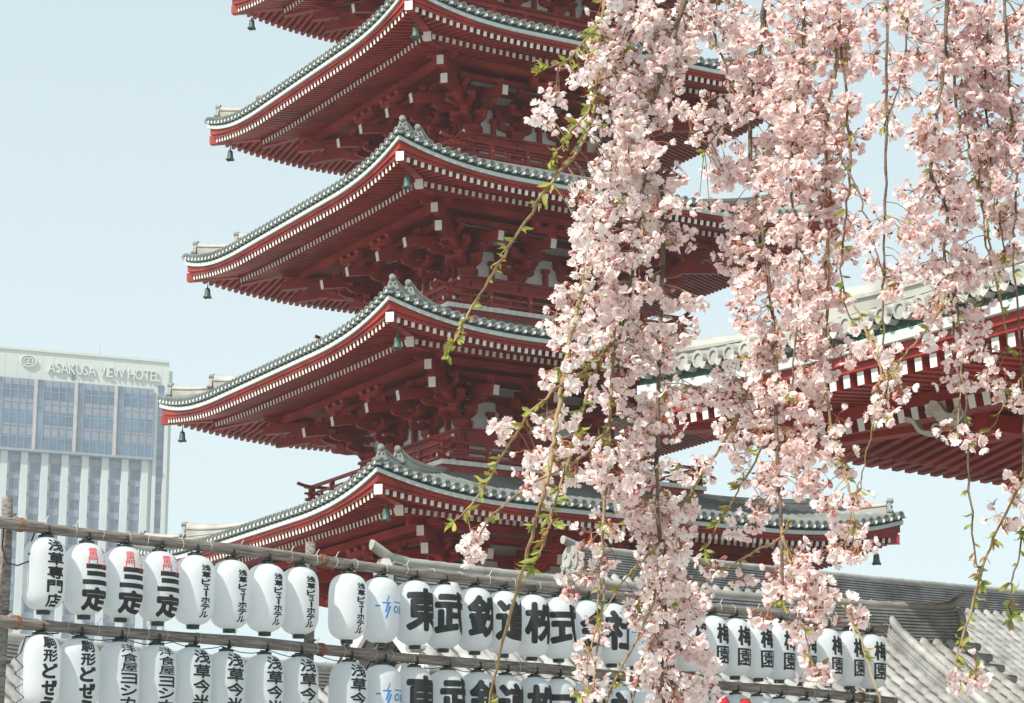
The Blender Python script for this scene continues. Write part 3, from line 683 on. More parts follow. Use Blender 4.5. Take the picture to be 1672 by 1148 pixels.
def lettering(kind):
    k = MB(); r = MB(); b = MB()
    if kind == 'five':
        column(k, '浅草専門店', 0.0, 0.335, 0.19, 0.138, 0, 0.032)
    elif kind == 'three':
        column(r, '雷門', -0.045, 0.30, 0.10, 0.09, 0, 0.005); column(r, '天ぷら', 0.105, 0.30, 0.075, 0.075, 0, 0.0)
        for z, w in ((0.085, 0.27), (0.012, 0.25), (-0.075, 0.33)): wrap(k, *SQ, -w / 2 + 0.02, z, w, 0.05, 0)
        g = glyph('定'); wrap(k, g[0], g[1], -0.165, -0.335, 0.36, 0.235, 0, 0, 0.013)
    elif kind == 'thin':
        column(k, '浅草ビューホテル', 0.015, 0.25, 0.12, 0.074, 0, 0.042)
    elif kind == 'logo':
        wrap(b, *SQ, -0.21, 0.02, 0.055, 0.016, 0); wrap(b, *SQ, -0.135, 0.055, 0.10, 0.016, 0); wrap(b, *SQ, -0.09, -0.04, 0.022, 0.10, 0, 0.3)
        wrap(b, *SQ, -0.075, 0.075, 0.014, 0.07, 0, 0.35); wrap(b, *SQ, -0.075, -0.11, 0.022, 0.14, 0, 0.35)
        for c, x in (('O', 0.005), ('B', 0.105), ('U', 0.205)):
            g = glyph(c); wrap(b, g[0], g[1], x, -0.045, 0.082, 0.085, 0, 0.2, 0.003)
        wrap(b, *SQ, 0.01, 0.07, 0.28, 0.013, 0)
    elif kind[0] == '大':
        g = glyph(kind[1]); wrap(k, g[0], g[1], -0.245, -0.225, 0.50, 0.49, 0, 0, 0.021)
    elif kind == 'plum':
        g = glyph('梅'); wrap(k, g[0], g[1], -0.115, 0.0, 0.235, 0.255, 0, 0, 0.010); g = glyph('園'); wrap(k, g[0], g[1], -0.12, -0.255, 0.235, 0.225, 0, 0, 0.005)
    elif kind == 'loach':
        column(k, '駒形', 0.0, 0.345, 0.17, 0.135, 0, 0.03); column(k, 'どぜう', 0.0, 0.075, 0.185, 0.165, 0, 0.04)
    elif kind == 'grill':
        column(k, '洋食屋', 0.0, 0.335, 0.20, 0.098, 0, 0.018); column(k, 'ヨシカミ', 0.0, 0.035, 0.20, 0.12, 0, 0.03)
    elif kind == 'beef':
        column(k, '浅草今半', 0.0, 0.335, 0.215, 0.155, 0, 0.027)
    elif kind == 'redtop':
        column(r, '雷門', 0.0, 0.30, 0.22, 0.20, 0, 0.03)
    return [(m_, nm) for m_, nm in ((k, 'ink'), (r, 'ink_red'), (b, 'ink_blue')) if m_.v]
_let = {}
lant_me = lantern_meshes()
BODY, RING_T, RING_B, HOOK = lant_me
def lantern(u, row, kind, label, group):
    s = along(u, 1000 if row == 1 else 1020); z = (rz1 if row == 1 else rz2)(s) - 0.058 - 0.02 - 0.026 - LH / 2
    p = plan(s); t = thing('paper_lantern', label, 'lantern', (p.x, p.y, z + random.uniform(-0.006, 0.006)), RZ + random.uniform(-0.07, 0.07), group)
    t.rotation_euler.x = random.uniform(-0.015, 0.015); t.rotation_euler.y = random.uniform(-0.02, 0.02)
    place('shade', BODY, t); place('top_ring', RING_T, t, (0, 0, LH / 2 - 0.004)); place('bottom_ring', RING_B, t, (0, 0, -LH / 2 - 0.038)); place('hook', HOOK, t, (0, 0, LH / 2 - 0.004))
    if kind not in _let: _let[kind] = [(m_.mesh('lettering', [M[nm]]), nm) for m_, nm in lettering(kind)]
    for me, nm in _let[kind]: place('lettering', me, t)
NTH = ['first', 'second', 'third', 'fourth', 'fifth', 'sixth', 'seventh', 'eighth', 'ninth']
G1, G2 = 'lanterns hung from the upper rail', 'lanterns hung from the lower rail'
lantern(69.7, 1, 'five', 'white lantern with five brushed black characters at left end of upper row', G1)
for i, u in enumerate((136.8, 198, 257)): lantern(u, 1, 'three', 'white lantern with small red writing over bold black strokes, %s from left of three' % NTH[i], G1)
for i, u in enumerate((315.6, 374.8, 433, 488, 567.4)): lantern(u, 1, 'thin', 'white lantern with one thin column of small black characters, %s from left of five' % NTH[i], G1)
lantern(621, 1, 'logo', 'upper row lantern with blue lettering, left of the giant black characters', G1)
BIG = '東武鉄道株式会社'
for i, u in enumerate((676.5, 724, 775, 821.6, 868, 911, 956, 998)): lantern(u, 1, '大' + BIG[i], 'upper row lantern filled by one giant black character, %s from left of eight' % NTH[i], G1)
lantern(1037, 1, 'logo', 'upper row lantern with blue lettering, right of the giant black characters', G1)
for i, u in enumerate((1081, 1126, 1161.7, 1198, 1234.5, 1270, 1305, 1346.7, 1382, 1418)):
    lantern(u, 1, 'plum', 'upper row lantern with two stacked heavy black characters, ' + ('rightmost of all' if i == 9 else '%s from its right end' % NTH[9 - i] if i else 'leftmost of its kind behind blossom'), G1)
for i, u in enumerate((66.5, 131)): lantern(u, 2, 'loach', 'lower row lantern with bold rounded black characters, %s at the left end' % NTH[i], G2)
for i, u in enumerate((197, 257)): lantern(u, 2, 'grill', 'lower row lantern with thin small characters above bolder ones, %s of two' % ('left' if i == 0 else 'right'), G2)
for i, u in enumerate((315, 370, 433, 489.5, 570)): lantern(u, 2, 'beef', 'lower row lantern with a column of brushed black characters, %s from left of five' % NTH[i], G2)
lantern(625, 2, 'logo', 'lower row lantern with blue lettering, left of the giant black characters', G2)
for i, u in enumerate((676.5, 730, 780, 824, 872, 911, 959, 1004)): lantern(u, 2, '大' + BIG[i], 'lower row lantern filled by one giant black character, %s from left of eight' % NTH[i], G2)
lantern(1048, 2, 'logo', 'lower row lantern with blue lettering, right of the giant black characters', G2)
for i, u in enumerate((1090, 1127, 1163, 1199, 1234, 1269, 1309, 1345, 1384, 1420)):
    if i in (2, 3): lantern(u, 2, 'redtop', 'lower row lantern with red characters cut by the photo bottom edge, %s of two' % ('left' if i == 2 else 'right'), G2)
    else: lantern(u, 2, 'plain', 'lower row lantern showing only its blank top, %s' % ('rightmost of the row' if i == 9 else '%s from right end' % NTH[9 - i] if i else 'just right of the blue lettered one'), G2)
# cables at the left post and along the rails
cb = MB()
sL = along(22, 900)
zA, zB = rz1(sL), rz2(sL)
cb.tube([(sL - 0.13, -0.02, zA - 0.03), (sL - 0.15, -0.04, zA - 0.25), (sL - 0.10, -0.05, zA - 0.40), (sL + 0.02, -0.06, zA - 0.42), (sL + 0.16, -0.04, zA - 0.36), (sL + 0.21, -0.03, zA - 0.25), (sL + 0.20, 0, zA - 0.15), (sL + 0.26, 0.02, zA)], 0.008, 6)
tag(cb.build('power_cable', M['black'], None, plan(0), RZ), 'thin black cable looped round the top of the left post', 'cable')
cb = MB(); cb.tube([(sL + 0.14, -0.05, zA - 0.29), (sL + 0.22, -0.05, zA - 0.27), (sL + 0.19, -0.04, zA - 0.34), (sL + 0.17, -0.05, zA - 0.42)], 0.009, 6)
tag(cb.build('cable_end', M['black'], None, plan(0), RZ), 'short twist of black cable dangling beside the left post', 'cable')
cb = MB(); pts = [(sL + 0.55, -0.01, zB - 0.07), (sL + 0.35, -0.03, zB - 0.10), (sL + 0.16, -0.04, zB - 0.14), (sL + 0.11, -0.04, zB - 0.3)]
for j in range(9): pts.append((sL + 0.05 + 0.11 * (j % 2) + random.uniform(-0.02, 0.02), -0.05, zB - 0.36 - j * 0.075))
cb.tube(pts, 0.007, 6)
tag(cb.build('power_cable', M['black'], None, plan(0), RZ), 'black cable hanging in zigzag folds beside the first lower lantern', 'cable')
cb = MB(); sw = []
for j in range(16):
    s = along(110, 1060) + j * 0.62; sw += [(s + 0.62 * q / 5, -0.03, rz2(s + 0.62 * q / 5) - 0.062 - 0.05 * sin(pi * q / 5)) for q in range(5)]
cb.tube(sw, 0.005, 5)
hotel()
bpy.data.objects.remove(_tc[1])
cbo = cb.build('power_cable', M['black'], None, plan(0), RZ); tag(cbo, 'thin black cable strung in shallow swags under the lower lantern rail', 'cable')

# ------------------------------------------------------------------ lower roofs of barrel tiles behind the lanterns
def tiled_roof(name, label, pl, pr, half, drop, ridge_h, mats, end_up=0.14, sag=0.13, desc=(), front_only=False, wall=2.6, col_p=0.28):
    """gabled roof with its ridge from world point pl to pr (top of the ridge); half: plan depth of a slope, drop: fall of a slope"""
    d = pr - pl; L = hypot(d.x, d.y); rz = atan2(d.y, d.x); mid = (pl + pr) / 2; zt = mid.z
    t = thing(name, label, 'roofed building', (mid.x, mid.y, 0), rz)
    tilt = (pr.z - pl.z) / L
    up = lambda x: tilt * x + sag * ((2 * x / L) ** 2 - 1) + end_up * max(0, (abs(2 * x / L) - 0.93) / 0.07) ** 1.4
    gen = lambda x: tilt * x + sag * ((2 * x / L) ** 2 - 1)
    z0 = zt - ridge_h
    def zs(d_): u = d_ / half; return -drop * (u + 0.16 * (u - u * u)) 
    nc = int(L / col_p); p = L / nc; R = 0.30 * p
    for sgn in ((1,) if front_only else (1, -1)):
        mb = MB(); nj = int(hypot(half, drop) / 0.27)
        cross = [(-0.5 * p, 0), (-0.36 * p, 0.012)] + [(-R * cos(a), R * 1.15 * sin(a) + 0.01) for a in (0.15, 0.7, 1.2, pi / 2, pi - 1.2, pi - 0.7, pi - 0.15)] + [(0.36 * p, 0.012), (0.5 * p, 0)]
        for j in range(nc):
            x0 = -L / 2 + (j + 0.5) * p; rows = []; jx, jz = random.uniform(-0.006, 0.006), random.uniform(-0.006, 0.006)
            for i in range(nj + 1):
                for e in (0, 1):
                    if (i == 0 and e == 0) or (i == nj and e == 1): continue
                    d_ = half * i / nj + (0.004 if e else -0.004); k = 1.15 if e == 0 else 0.90; st = 0.03 if e == 0 else 0.0
                    rows.append([(x0 + (cx * k if 1 < q < 9 else cx) + (jx if 1 < q < 9 else 0), -sgn * (0.08 + d_), z0 + gen(x0) + zs(d_) + (cz * k if 1 < q < 9 else cz + st) + jz) for q, (cx, cz) in enumerate(cross)])
            rows = rows if sgn > 0 else [r_[::-1] for r_ in rows]
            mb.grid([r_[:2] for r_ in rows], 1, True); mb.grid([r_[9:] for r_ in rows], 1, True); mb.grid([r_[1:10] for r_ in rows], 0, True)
            x, y, z = x0, -sgn * (0.08 + half), z0 + gen(x0) + zs(half) + 0.03
            mb.tube([(x, y + 0.1 * sgn, z), (x, y - 0.02 * sgn, z)], R * 1.15, 10, 0, True, False)
        mb.build('tile_slope', [mats[0], M['tile_pan']], t)
    # ridge: courses of flat tiles and a round top
    rd = MB(); n = 36; crs = max(3, int(ridge_h / 0.06)); h = (ridge_h - 0.08) / crs
    for c in range(crs):
        wdt = 0.17 + 0.018 * (crs - c) / crs * 3; rows = []
        for i in range(n + 1):
            x = -L / 2 + 0.22 + (L - 0.44) * i / n; b = z0 - 0.06 + gen(x) + c * h + (up(x) - gen(x)) * (c / crs) ** 2
            rows.append([(x, s_ * (wdt + e), b + zz_) for s_, e, zz_ in ((-1, -0.03, 0), (-1, -0.03, h * 0.45), (-1, 0.012, h * 0.5), (-1, 0.012, h), (1, 0.012, h), (1, 0.012, h * 0.5), (1, -0.03, h * 0.45), (1, -0.03, 0))])
        rd.grid(rows, 0, False); m_ = len(rows[0]); rd.add(rows[0], [tuple(range(m_))[::-1]]); rd.add(rows[-1], [tuple(range(m_))])
    ri = rd.build('ridge', mats[1], t)
    tp = MB(); pts = []; rs = []; k = int(L / 0.3)
    for i in range(k + 1):
        x = -L / 2 - 0.08 + (L + 0.16) * i / k
        for e in (-0.01, 0.01): pts.append((x + e, 0, zt - 0.075 + up(x))); rs.append(0.085 if e < 0 else 0.077)
    tp.tube(pts, rs, 12); tp.build('ridge_cap', mats[2], t)
    for s_ in (-1, 1):                                       # end plaque with scrolls
        x = s_ * (L / 2 - 0.17); z = z0 + gen(x); e = MB()
        prof = [(-0.30, -0.28), (0.30, -0.28), (0.33, -0.1), (0.25, 0.1), (0.24, ridge_h - 0.2), (0.1, ridge_h - 0.06), (-0.1, ridge_h - 0.06), (-0.24, ridge_h - 0.2), (-0.25, 0.1), (-0.33, -0.1)]
        e.prism(prof, (x, 0, z), (0, 1, 0), (0, 0, 1), (s_ * 0.10, 0, 0))
        for yy, zz_, r_ in ((-0.24, -0.16, 0.085), (0.24, -0.16, 0.085), (-0.19, 0.08, 0.07), (0.19, 0.08, 0.07), (-0.14, ridge_h * 0.55, 0.055), (0.14, ridge_h * 0.55, 0.055)):
            pts = [(x + s_ * (0.10 + 0.02), yy + r_ * (1 - a / 14) * cos(a), z + zz_ + r_ * (1 - a / 14) * sin(a)) for a in [0.5 * q for q in range(24)]]
            e.tube(pts, 0.018, 6)
        e.tube([(x + s_ * 0.1, 0, z + ridge_h * 0.3), (x + s_ * 0.15, 0, z + ridge_h * 0.3)], 0.09, 14, 0, True, False)
        e.build('ridge_end_tile', mats[2], t)
    for xd in desc:                                          # descending ridges on the front slope
        dd = MB(); n = 14
        for c in range(3):
            w_ = 0.17 - 0.02 * c; rows = []
            for i in range(n + 1):
                d_ = 0.1 + (half - 0.5) * i / n; z = z0 + gen(xd) + zs(d_) + 0.03 + 0.07 * c
                rows.append([(xd + q * w_, -(0.08 + d_), z + v) for q, v in ((-1, 0), (-1, 0.055), (1, 0.055), (1, 0))])
            dd.grid(rows[::-1], 0, False); dd.add(rows[-1], [(0, 1, 2, 3)]); dd.add(rows[0], [(3, 2, 1, 0)])
        pts, rs = [], []
        for i in range(n + 1):
            for e in (-0.01, 0.01):
                d_ = 0.05 + (half - 0.45) * i / n + e; pts.append((xd, -(0.08 + d_), z0 + gen(xd) + zs(d_) + 0.30 + (0.06 if i == 0 else 0))); rs.append(0.085 if e < 0 else 0.074)
        dd.tube(pts, rs, 10); dd.build('descending_ridge', mats[0], t)
    for s_ in (-1, 1):                                       # verge tiles with round ends, boards and gable wall
        bg_ = MB()
        for sg in ((1,) if front_only else (1, -1)):
            k = int(half / 0.28); v = MB()
            for i in range(k):
                d_ = half * (i + 0.6) / k; z = z0 + gen(s_ * L / 2) + zs(d_) + 0.02
                v.tube([(s_ * (L / 2 - 0.12), -sg * (0.08 + d_), z), (s_ * (L / 2 + 0.16), -sg * (0.08 + d_), z - 0.01)], 0.068, 10, 0, True, False, 1)
            v.build('verge', mats[:2], t)
            rows = [[(s_ * (L / 2 + 0.02), -sg * d_, z0 + gen(s_ * L / 2) + zs(d_) - 0.06), (s_ * (L / 2 + 0.02), -sg * d_, z0 + gen(s_ * L / 2) + zs(d_) - 0.30), (s_ * (L / 2 - 0.05), -sg * d_, z0 + gen(s_ * L / 2) + zs(d_) - 0.30), (s_ * (L / 2 - 0.05), -sg * d_, z0 + gen(s_ * L / 2) + zs(d_) - 0.06)] for d_ in [half * q / 8 for q in range(9)]]
            bg_.grid(rows, 0, False)
        bg_.build('bargeboard', M['white'], t)
    b = MB(); yb = half - 0.6; x1 = L / 2 - 0.7; zw = z0 - drop + 0.1 - sag
    b.prism([(-yb, 0), (yb, 0), (yb, zw), (0, z0 - sag - 0.35), (-yb, zw)], (-x1, 0, 0), (0, 1, 0), (0, 0, 1), (2 * x1, 0, 0)); b.build('wall', M['plaster'], t)
    return t
OLD = (M['tile_old'], M['tile_dark'], M['tile_edge'])
pl = ray(615, 905, 36.0); pr = ray(1567, 988, 41.3)
ua = (pr - pl).normalized(); La = (pr - pl).length
tiled_roof('tiled_roof_building', 'weathered barrel tiled roof with upturned ridge ends right behind the lantern rack', pl, pr, 3.6, 2.25, 0.62, OLD, 0.16, 0.10, desc=(La / 2 - 1.6, -La / 2 + 1.2))
pl = ray(925, 886, 46.5); pr = ray(1672, 961, 53.6); pr = pl + (pr - pl) * 1.12
tiled_roof('tiled_roof_building', 'long dark ridged tiled roof standing behind the nearer tiled roof at right', pl, pr, 3.4, 2.2, 0.55, OLD, 0.10, 0.06, desc=(-5.2,))
pl = ray(-120, 1016, 29.5); pr = ray(575, 1086, 34.4)
tiled_roof('tiled_roof_building', 'low sunlit tiled roof behind the left half of the lantern rack', pl, pr, 3.0, 1.7, 0.34, (M['tile_old'], M['tile_edge'], M['tile_edge']), 0.05, 0.05, col_p=0.25)

# ------------------------------------------------------------------ temple hall at the right: hipped roof twice the pagoda's scale
K2 = 1.8; AZD = radians(-34); uR = Vector((cos(AZD), -sin(AZD), 0)); uL = Vector((sin(AZD), cos(AZD), 0))
HX, HY = 6.0, 8.0
cpt = ray(1076, 690, 41.4); ctr = cpt + (uR * HX - uL * HY) * K2
HALL = thing('temple_hall', 'large red temple hall roof corner with white rafter ends, behind cherry blossom at right', 'temple', (ctr.x, ctr.y, 0), -AZD)
hz = cpt.z
DEP = 4.2
def half_scale(o): o.scale = (K2, K2, K2); return o
surf_l = None
for k, (hs_, ho_) in enumerate(((HX, HY), (HY, HX), (HX, HY), (HY, HX))):
    rf = roof_face(hs_, ho_, ho_ - DEP, 0.30, 0.03, 0.11, 0.08, 'tile_edge')
    rot = {0: 0, 1: pi / 2, 2: pi, 3: -pi / 2}[k]
    for nm, (mb_, mm) in rf.items() if False else [(n_, rf[n_]) for n_ in ('roof_tiles', 'eave_tiles', 'eave_flashing', 'eave_trim', 'eave_fascia', 'flying_rafter_row', 'base_rafter_row', 'soffit')]:
        if nm == 'roof_tiles': mm = [M['tile_edge']]
        half_scale(mb_.build(nm, mm, HALL, (0, 0, hz), rot))
    surf_l = rf['surf']
    w_ = ho_ - 4.1; wl = hs_ - 4.1
    for x in [-wl + 2 * wl * j / max(1, int(2 * wl / 1.7)) for j in range(int(2 * wl / 1.7) + 1)]:
        p = Matrix.Rotation(rot, 3, 'Z') @ Vector((x, -w_, 0))
        half_scale(place('bracket_set', BR, HALL, (p.x * K2, p.y * K2, hz), rot)); half_scale(place('tail_rafter', TL, HALL, (p.x * K2, p.y * K2, hz), rot))
    pu = MB(); e = w_ + 1.68; el = wl + 1.68; pu.box(-el - 0.5, el + 0.5, -e - 0.075, -e + 0.075, -0.262, -0.10); pu.box(-wl, wl, -w_ - 0.066, -w_ + 0.09, -0.64, -0.5); pu.box(-wl - 0.4, wl + 0.4, -w_ - 0.16, -w_ + 0.12, -1.75, -1.382)
    half_scale(pu.build('purlin', M['red_deep'], HALL, (0, 0, hz + (0.006 if k % 2 else 0)), rot))
for k in range(4):
    sx, sy = ((-1, -1), (1, -1), (1, 1), (-1, 1))[k]
    for nm, (mb_, mm) in hip(HX, HY, HY - DEP, surf_l).items():
        o = half_scale(mb_.build(nm.replace('_lower', '').replace('_upper', ''), mm, HALL, (sx * HX * K2, sy * HY * K2, hz), (-pi / 4, pi / 4, 3 * pi / 4, -3 * pi / 4)[k]))
    half_scale(place('corner_bracket', HB, HALL, (sx * (HX - 4.1) * K2, sy * (HY - 4.1) * K2, hz), (-pi / 4, pi / 4, 3 * pi / 4, -3 * pi / 4)[k]))
b = MB(); b.box(-(HX - 4.15) * K2, (HX - 4.15) * K2, -(HY - 4.15) * K2, (HY - 4.15) * K2, 0, hz + 0.3); b.build('wall', M['plaster'], HALL)
b = MB(); a_, c_ = (HX - DEP + 0.3) * K2, (HY - DEP + 0.3) * K2; zb = hz + (0.06 + 0.3 * DEP + 0.03 * DEP ** 2) * K2 - 0.1
b.prism([(-a_, 0), (a_, 0), (0, 3.4)], (0, -c_, zb), (1, 0, 0), (0, 0, 1), (0, 2 * c_, 0)); b.build('upper_roof', M['tile_edge'], HALL)
# cream scroll noses under the eave
for (u0, v0, u1, v1, d0, wd) in ((1476, 684, 1530, 716, 38.2, 0.07), (1514, 664, 1566, 690, 37.9, 0.22)):
    A, B = ray(u0, v0, d0), ray(u1, v1, d0 - 0.3); iv = HALL_inv = Matrix.Rotation(AZD, 4, 'Z') @ Matrix.Translation((-ctr.x, -ctr.y, 0))
    A, B = iv @ A, iv @ B; ax = (B - A); L_ = ax.length; ax.normalize(); upv = Vector((0, 0, 1)); sd_ = ax.cross(upv).normalized(); upv = sd_.cross(ax).normalized()
    m1 = MB(); rows = []
    for i in range(13):
        f = i / 12; wob = 0.04 * sin(f * 9); c0 = A + ax * (L_ * f) + upv * wob
        rows.append([c0 + upv * (-wd / 2), c0 + upv * (wd / 2 * (1 - 0.3 * f)), c0 + upv * (wd / 2 * (1 - 0.3 * f)) - sd_ * 0.25, c0 + upv * (-wd / 2) - sd_ * 0.25, c0 + upv * (-wd / 2)])
    m1.grid(rows, 0, False)
    sp = [B + ax * (-0.10) + upv * (0.02 + 0.10) + (ax * cos(a) + upv * sin(a)) * (0.10 * (1 - a / 11)) for a in [-pi / 2 + 0.4 * q for q in range(24)]]
    m1.tube(sp, 0.020, 6); m1.build('scroll_nose', M['carving'], HALL)

# ------------------------------------------------------------------ a bird far off
bp = ray(1621, 823, 95); bt = MB()
bt.tube([(-0.16, 0, -0.02), (-0.08, 0, 0), (0.03, 0, 0.01), (0.13, 0, 0.02), (0.17, 0, 0.03)], [0.012, 0.05, 0.065, 0.04, 0.012], 10)
for s_ in (-1, 1): bt.grid([[(0.08, s_ * 0.03, 0.03), (0.05, s_ * 0.14, 0.14), (-0.03, s_ * 0.27, 0.2)], [(-0.06, s_ * 0.03, 0.025), (-0.07, s_ * 0.13, 0.125), (-0.07, s_ * 0.26, 0.19)]], 0, True)
bt.grid([[(-0.13, -0.03, 0), (-0.13, 0.03, 0)], [(-0.25, -0.06, 0), (-0.25, 0.06, 0)]], 0)
tag(bt.build('bird', M['bird'], None, bp, radians(50)), 'small grey bird flying in the pale sky below the right hand temple roof', 'bird')
# ------------------------------------------------------------------ weeping cherry in front
import numpy as np
rng = np.random.default_rng(11)
def dep(u, v=500): return 4.75 + 0.28 * sin(u / 83.0) + 0.14 * sin(u / 31.0 + 1.3) - 0.00018 * (v - 500)
def cp(u, v, dd=0.0): return ray(u, v, dep(u, v) + dd)
CHERRY = thing('weeping_cherry_tree', 'weeping cherry tree in pale pink blossom, its branches hanging across the right half', 'tree', (3.6, 7.6, 0))
CB = CHERRY.location.copy()
class Loc(MB):
    def bld(s, name, mats, parent): s.v = [(x - CB.x, y - CB.y, z) for x, y, z in s.v]; return MB.build(s, name, mats, parent)
def smooth(pts, k=6):
    out = []
    for i in range(len(pts) - 1):
        p0, p1, p2, p3 = pts[max(i - 1, 0)], pts[i], pts[i + 1], pts[min(i + 2, len(pts) - 1)]
        for j in range(k):
            t = j / k; out.append(0.5 * ((2 * p1) + (p2 - p0) * t + (2 * p0 - 5 * p1 + 4 * p2 - p3) * t * t + (3 * p1 - p0 - 3 * p2 + p3) * t ** 3))
    out.append(pts[-1]); return out
tr = Loc(); tr.tube(smooth([Vector(p) for p in ((3.6, 7.6, 0), (3.55, 7.5, 0.8), (3.65, 7.35, 1.7), (3.5, 7.1, 2.7), (3.2, 6.8, 3.5), (2.8, 6.3, 4.1))]), [0.30 - 0.2 * i / 30 for i in range(31)], 14); tr.bld('trunk', M['bark'], CHERRY)
lm = Loc(); top = [cp(u, v) for u, v in ((1850, -420), (1700, -260), (1500, -190), (1250, -165), (1080, -150), (960, -120), (880, -60 - 60))]
lm.tube(smooth([Vector((3.2, 6.8, 3.5)), Vector((2.6, 5.9, 3.9))] + top), [0.045 * (1 - i / 60.0) + 0.004 for i in range(49)], 10)
lm.tube(smooth([Vector((3.5, 7.1, 2.7)), Vector((2.9, 6.4, 3.6)), cp(1740, -330, 0.5), cp(1500, -250, 0.35), cp(1300, -240, 0.2)]), 0.035, 8); lm.bld('limb', M['bark'], CHERRY)

# hanging branches: photo pixel path, radius at start (mm), leafiness, bare twig colour
ST = [
 ([(1125, -160), (1118, 0), (1090, 80), (1068, 165), (1055, 240), (1048, 330), (1035, 430), (1018, 520)], 5.2, 0.35, 0),
 ([(1060, 230), (1080, 310), (1082, 420), (1076, 560), (1074, 660), (1072, 760), (1075, 850), (1085, 950), (1080, 1160)], 5.0, 0.15, 0),
 ([(985, -130), (985, 60), (975, 130), (960, 215), (900, 300), (840, 390), (790, 470), (755, 530), (731, 578)], 3.4, 1.6, 1),
 ([(1010, -145), (985, 20), (960, 60), (925, 98), (882, 114)], 2.6, 1.6, 1),
 ([(1030, 60), (990, 130), (955, 190), (925, 225), (900, 262)], 2.6, 1.0, 1),
 ([(1005, 500), (1000, 560), (962, 600), (920, 626), (860, 681), (820, 745), (783, 806), (742, 852)], 3.2, 1.3, 1),
 ([(950, 480), (930, 560), (915, 640), (905, 720), (895, 780), (878, 840), (845, 960), (820, 1050), (793, 1160)], 4.4, 0.7, 1),
 ([(985, 560), (960, 640), (945, 690), (925, 760), (903, 830), (887, 890), (868, 928)], 3.0, 1.5, 1),
 ([(1005, 560), (1000, 620), (995, 740), (985, 850), (985, 960), (975, 1060), (965, 1160)], 3.2, 0.5, 1),
 ([(1220, 640), (1200, 690), (1170, 740), (1130, 800), (1100, 850), (1080, 900), (1060, 1000), (1010, 1100), (985, 1160)], 3.0, 0.7, 1),
 ([(1075, 890), (1050, 915), (1027, 937), (981, 1004)], 2.2, 0.3, 1),
 ([(1085, 980), (1074, 1027), (1048, 1079), (1033, 1150)], 2.4, 0.6, 1),
 ([(1250, -165), (1250, 0), (1235, 120), (1225, 250), (1250, 400), (1265, 550), (1268, 700), (1275, 850), (1278, 980)], 5.2, 0.15, 0),
 ([(1370, -175), (1370, 0), (1365, 100), (1350, 200), (1350, 320), (1352, 450), (1348, 560), (1352, 660), (1368, 740), (1387, 800), (1396, 860)], 4.0, 0.35, 1),
 ([(1370, 60), (1385, 200), (1387, 300), (1378, 380), (1372, 450), (1390, 525)], 2.6, 1.2, 0),
 ([(1447, -185), (1448, 110), (1447, 250), (1443, 400), (1441, 500), (1447, 604)], 2.8, 0.8, 0),
 ([(1360, 230), (1400, 310), (1420, 370), (1440, 440), (1453, 472)], 2.0, 0.3, 0),
 ([(1545, -205), (1545, 40), (1540, 120), (1530, 200), (1522, 290), (1545, 340), (1543, 440), (1560, 560)], 4.0, 0.2, 0),
 ([(1560, -205), (1560, 150), (1580, 230), (1595, 300), (1610, 360), (1625, 450), (1640, 505)], 3.2, 0.7, 1),
 ([(1590, 200), (1600, 300), (1610, 400), (1630, 480), (1650, 570)], 2.4, 0.5, 1),
 ([(1560, 470), (1570, 560), (1578, 680), (1583, 800), (1592, 900), (1602, 948)], 2.8, 0.9, 0),
 ([(1740, -250), (1735, 300), (1700, 700), (1650, 820), (1610, 910), (1585, 1000), (1565, 1060), (1557, 1108)], 3.0, 1.0, 1),
 ([(1730, 500), (1690, 800), (1665, 900), (1650, 960), (1652, 1012)], 2.2, 1.2, 0),
 ([(1275, 860), (1300, 935), (1350, 965), (1390, 1010), (1420, 1085), (1440, 1160)], 2.6, 0.4, 1),
 ([(1440, 590), (1430, 678), (1412, 750), (1404, 801)], 1.8, 0.2, 1),
 ([(1290, 850), (1270, 882), (1225, 903), (1170, 940), (1130, 957), (1098, 982)], 2.2, 0.3, 1),
 ([(1250, 720), (1210, 793), (1180, 845), (1150, 902)], 2.2, 1.1, 1),
 ([(1720, 520), (1672, 610), (1640, 660), (1618, 700)], 2.0, 0.8, 1),
 ([(1640, -225), (1640, 0), (1650, 150), (1660, 300), (1655, 420), (1668, 600), (1672, 790)], 3.0, 0.3, 0),
 ([(1170, -158), (1170, 0), (1168, 60), (1188, 120), (1185, 190), (1150, 245)], 2.6, 0.3, 0),
 ([(1555, 450), (1534, 506), (1500, 556), (1469, 590), (1440, 650)], 2.2, 0.6, 1),
 ([(1000, 690), (955, 742), (890, 778), (828, 819), (790, 860), (766, 902)], 3.0, 0.8, 1),
 ([(1480, -190), (1480, 40), (1470, 130), (1445, 205)], 2.2, 0.3, 0),
 ([(1610, -215), (1612, 60), (1608, 160), (1618, 250), (1630, 330), (1640, 420)], 2.8, 0.3, 0),
 ([(1310, -170), (1312, 60), (1300, 180), (1290, 300), (1305, 420), (1300, 540), (1292, 640)], 3.2, 0.2, 0),
 ([(1570, 580), (1568, 640), (1562, 705)], 1.6, 0.2, 1), ([(1290, 920), (1305, 1000), (1318, 1050), (1335, 1095)], 1.8, 0.3, 1),
 ([(985, 870), (975, 1010), (960, 1080), (948, 1130)], 1.8, 0.4, 1),
 ([(1395, 500), (1440, 600), (1432, 640), (1442, 680)], 1.8, 0.3, 1),
]
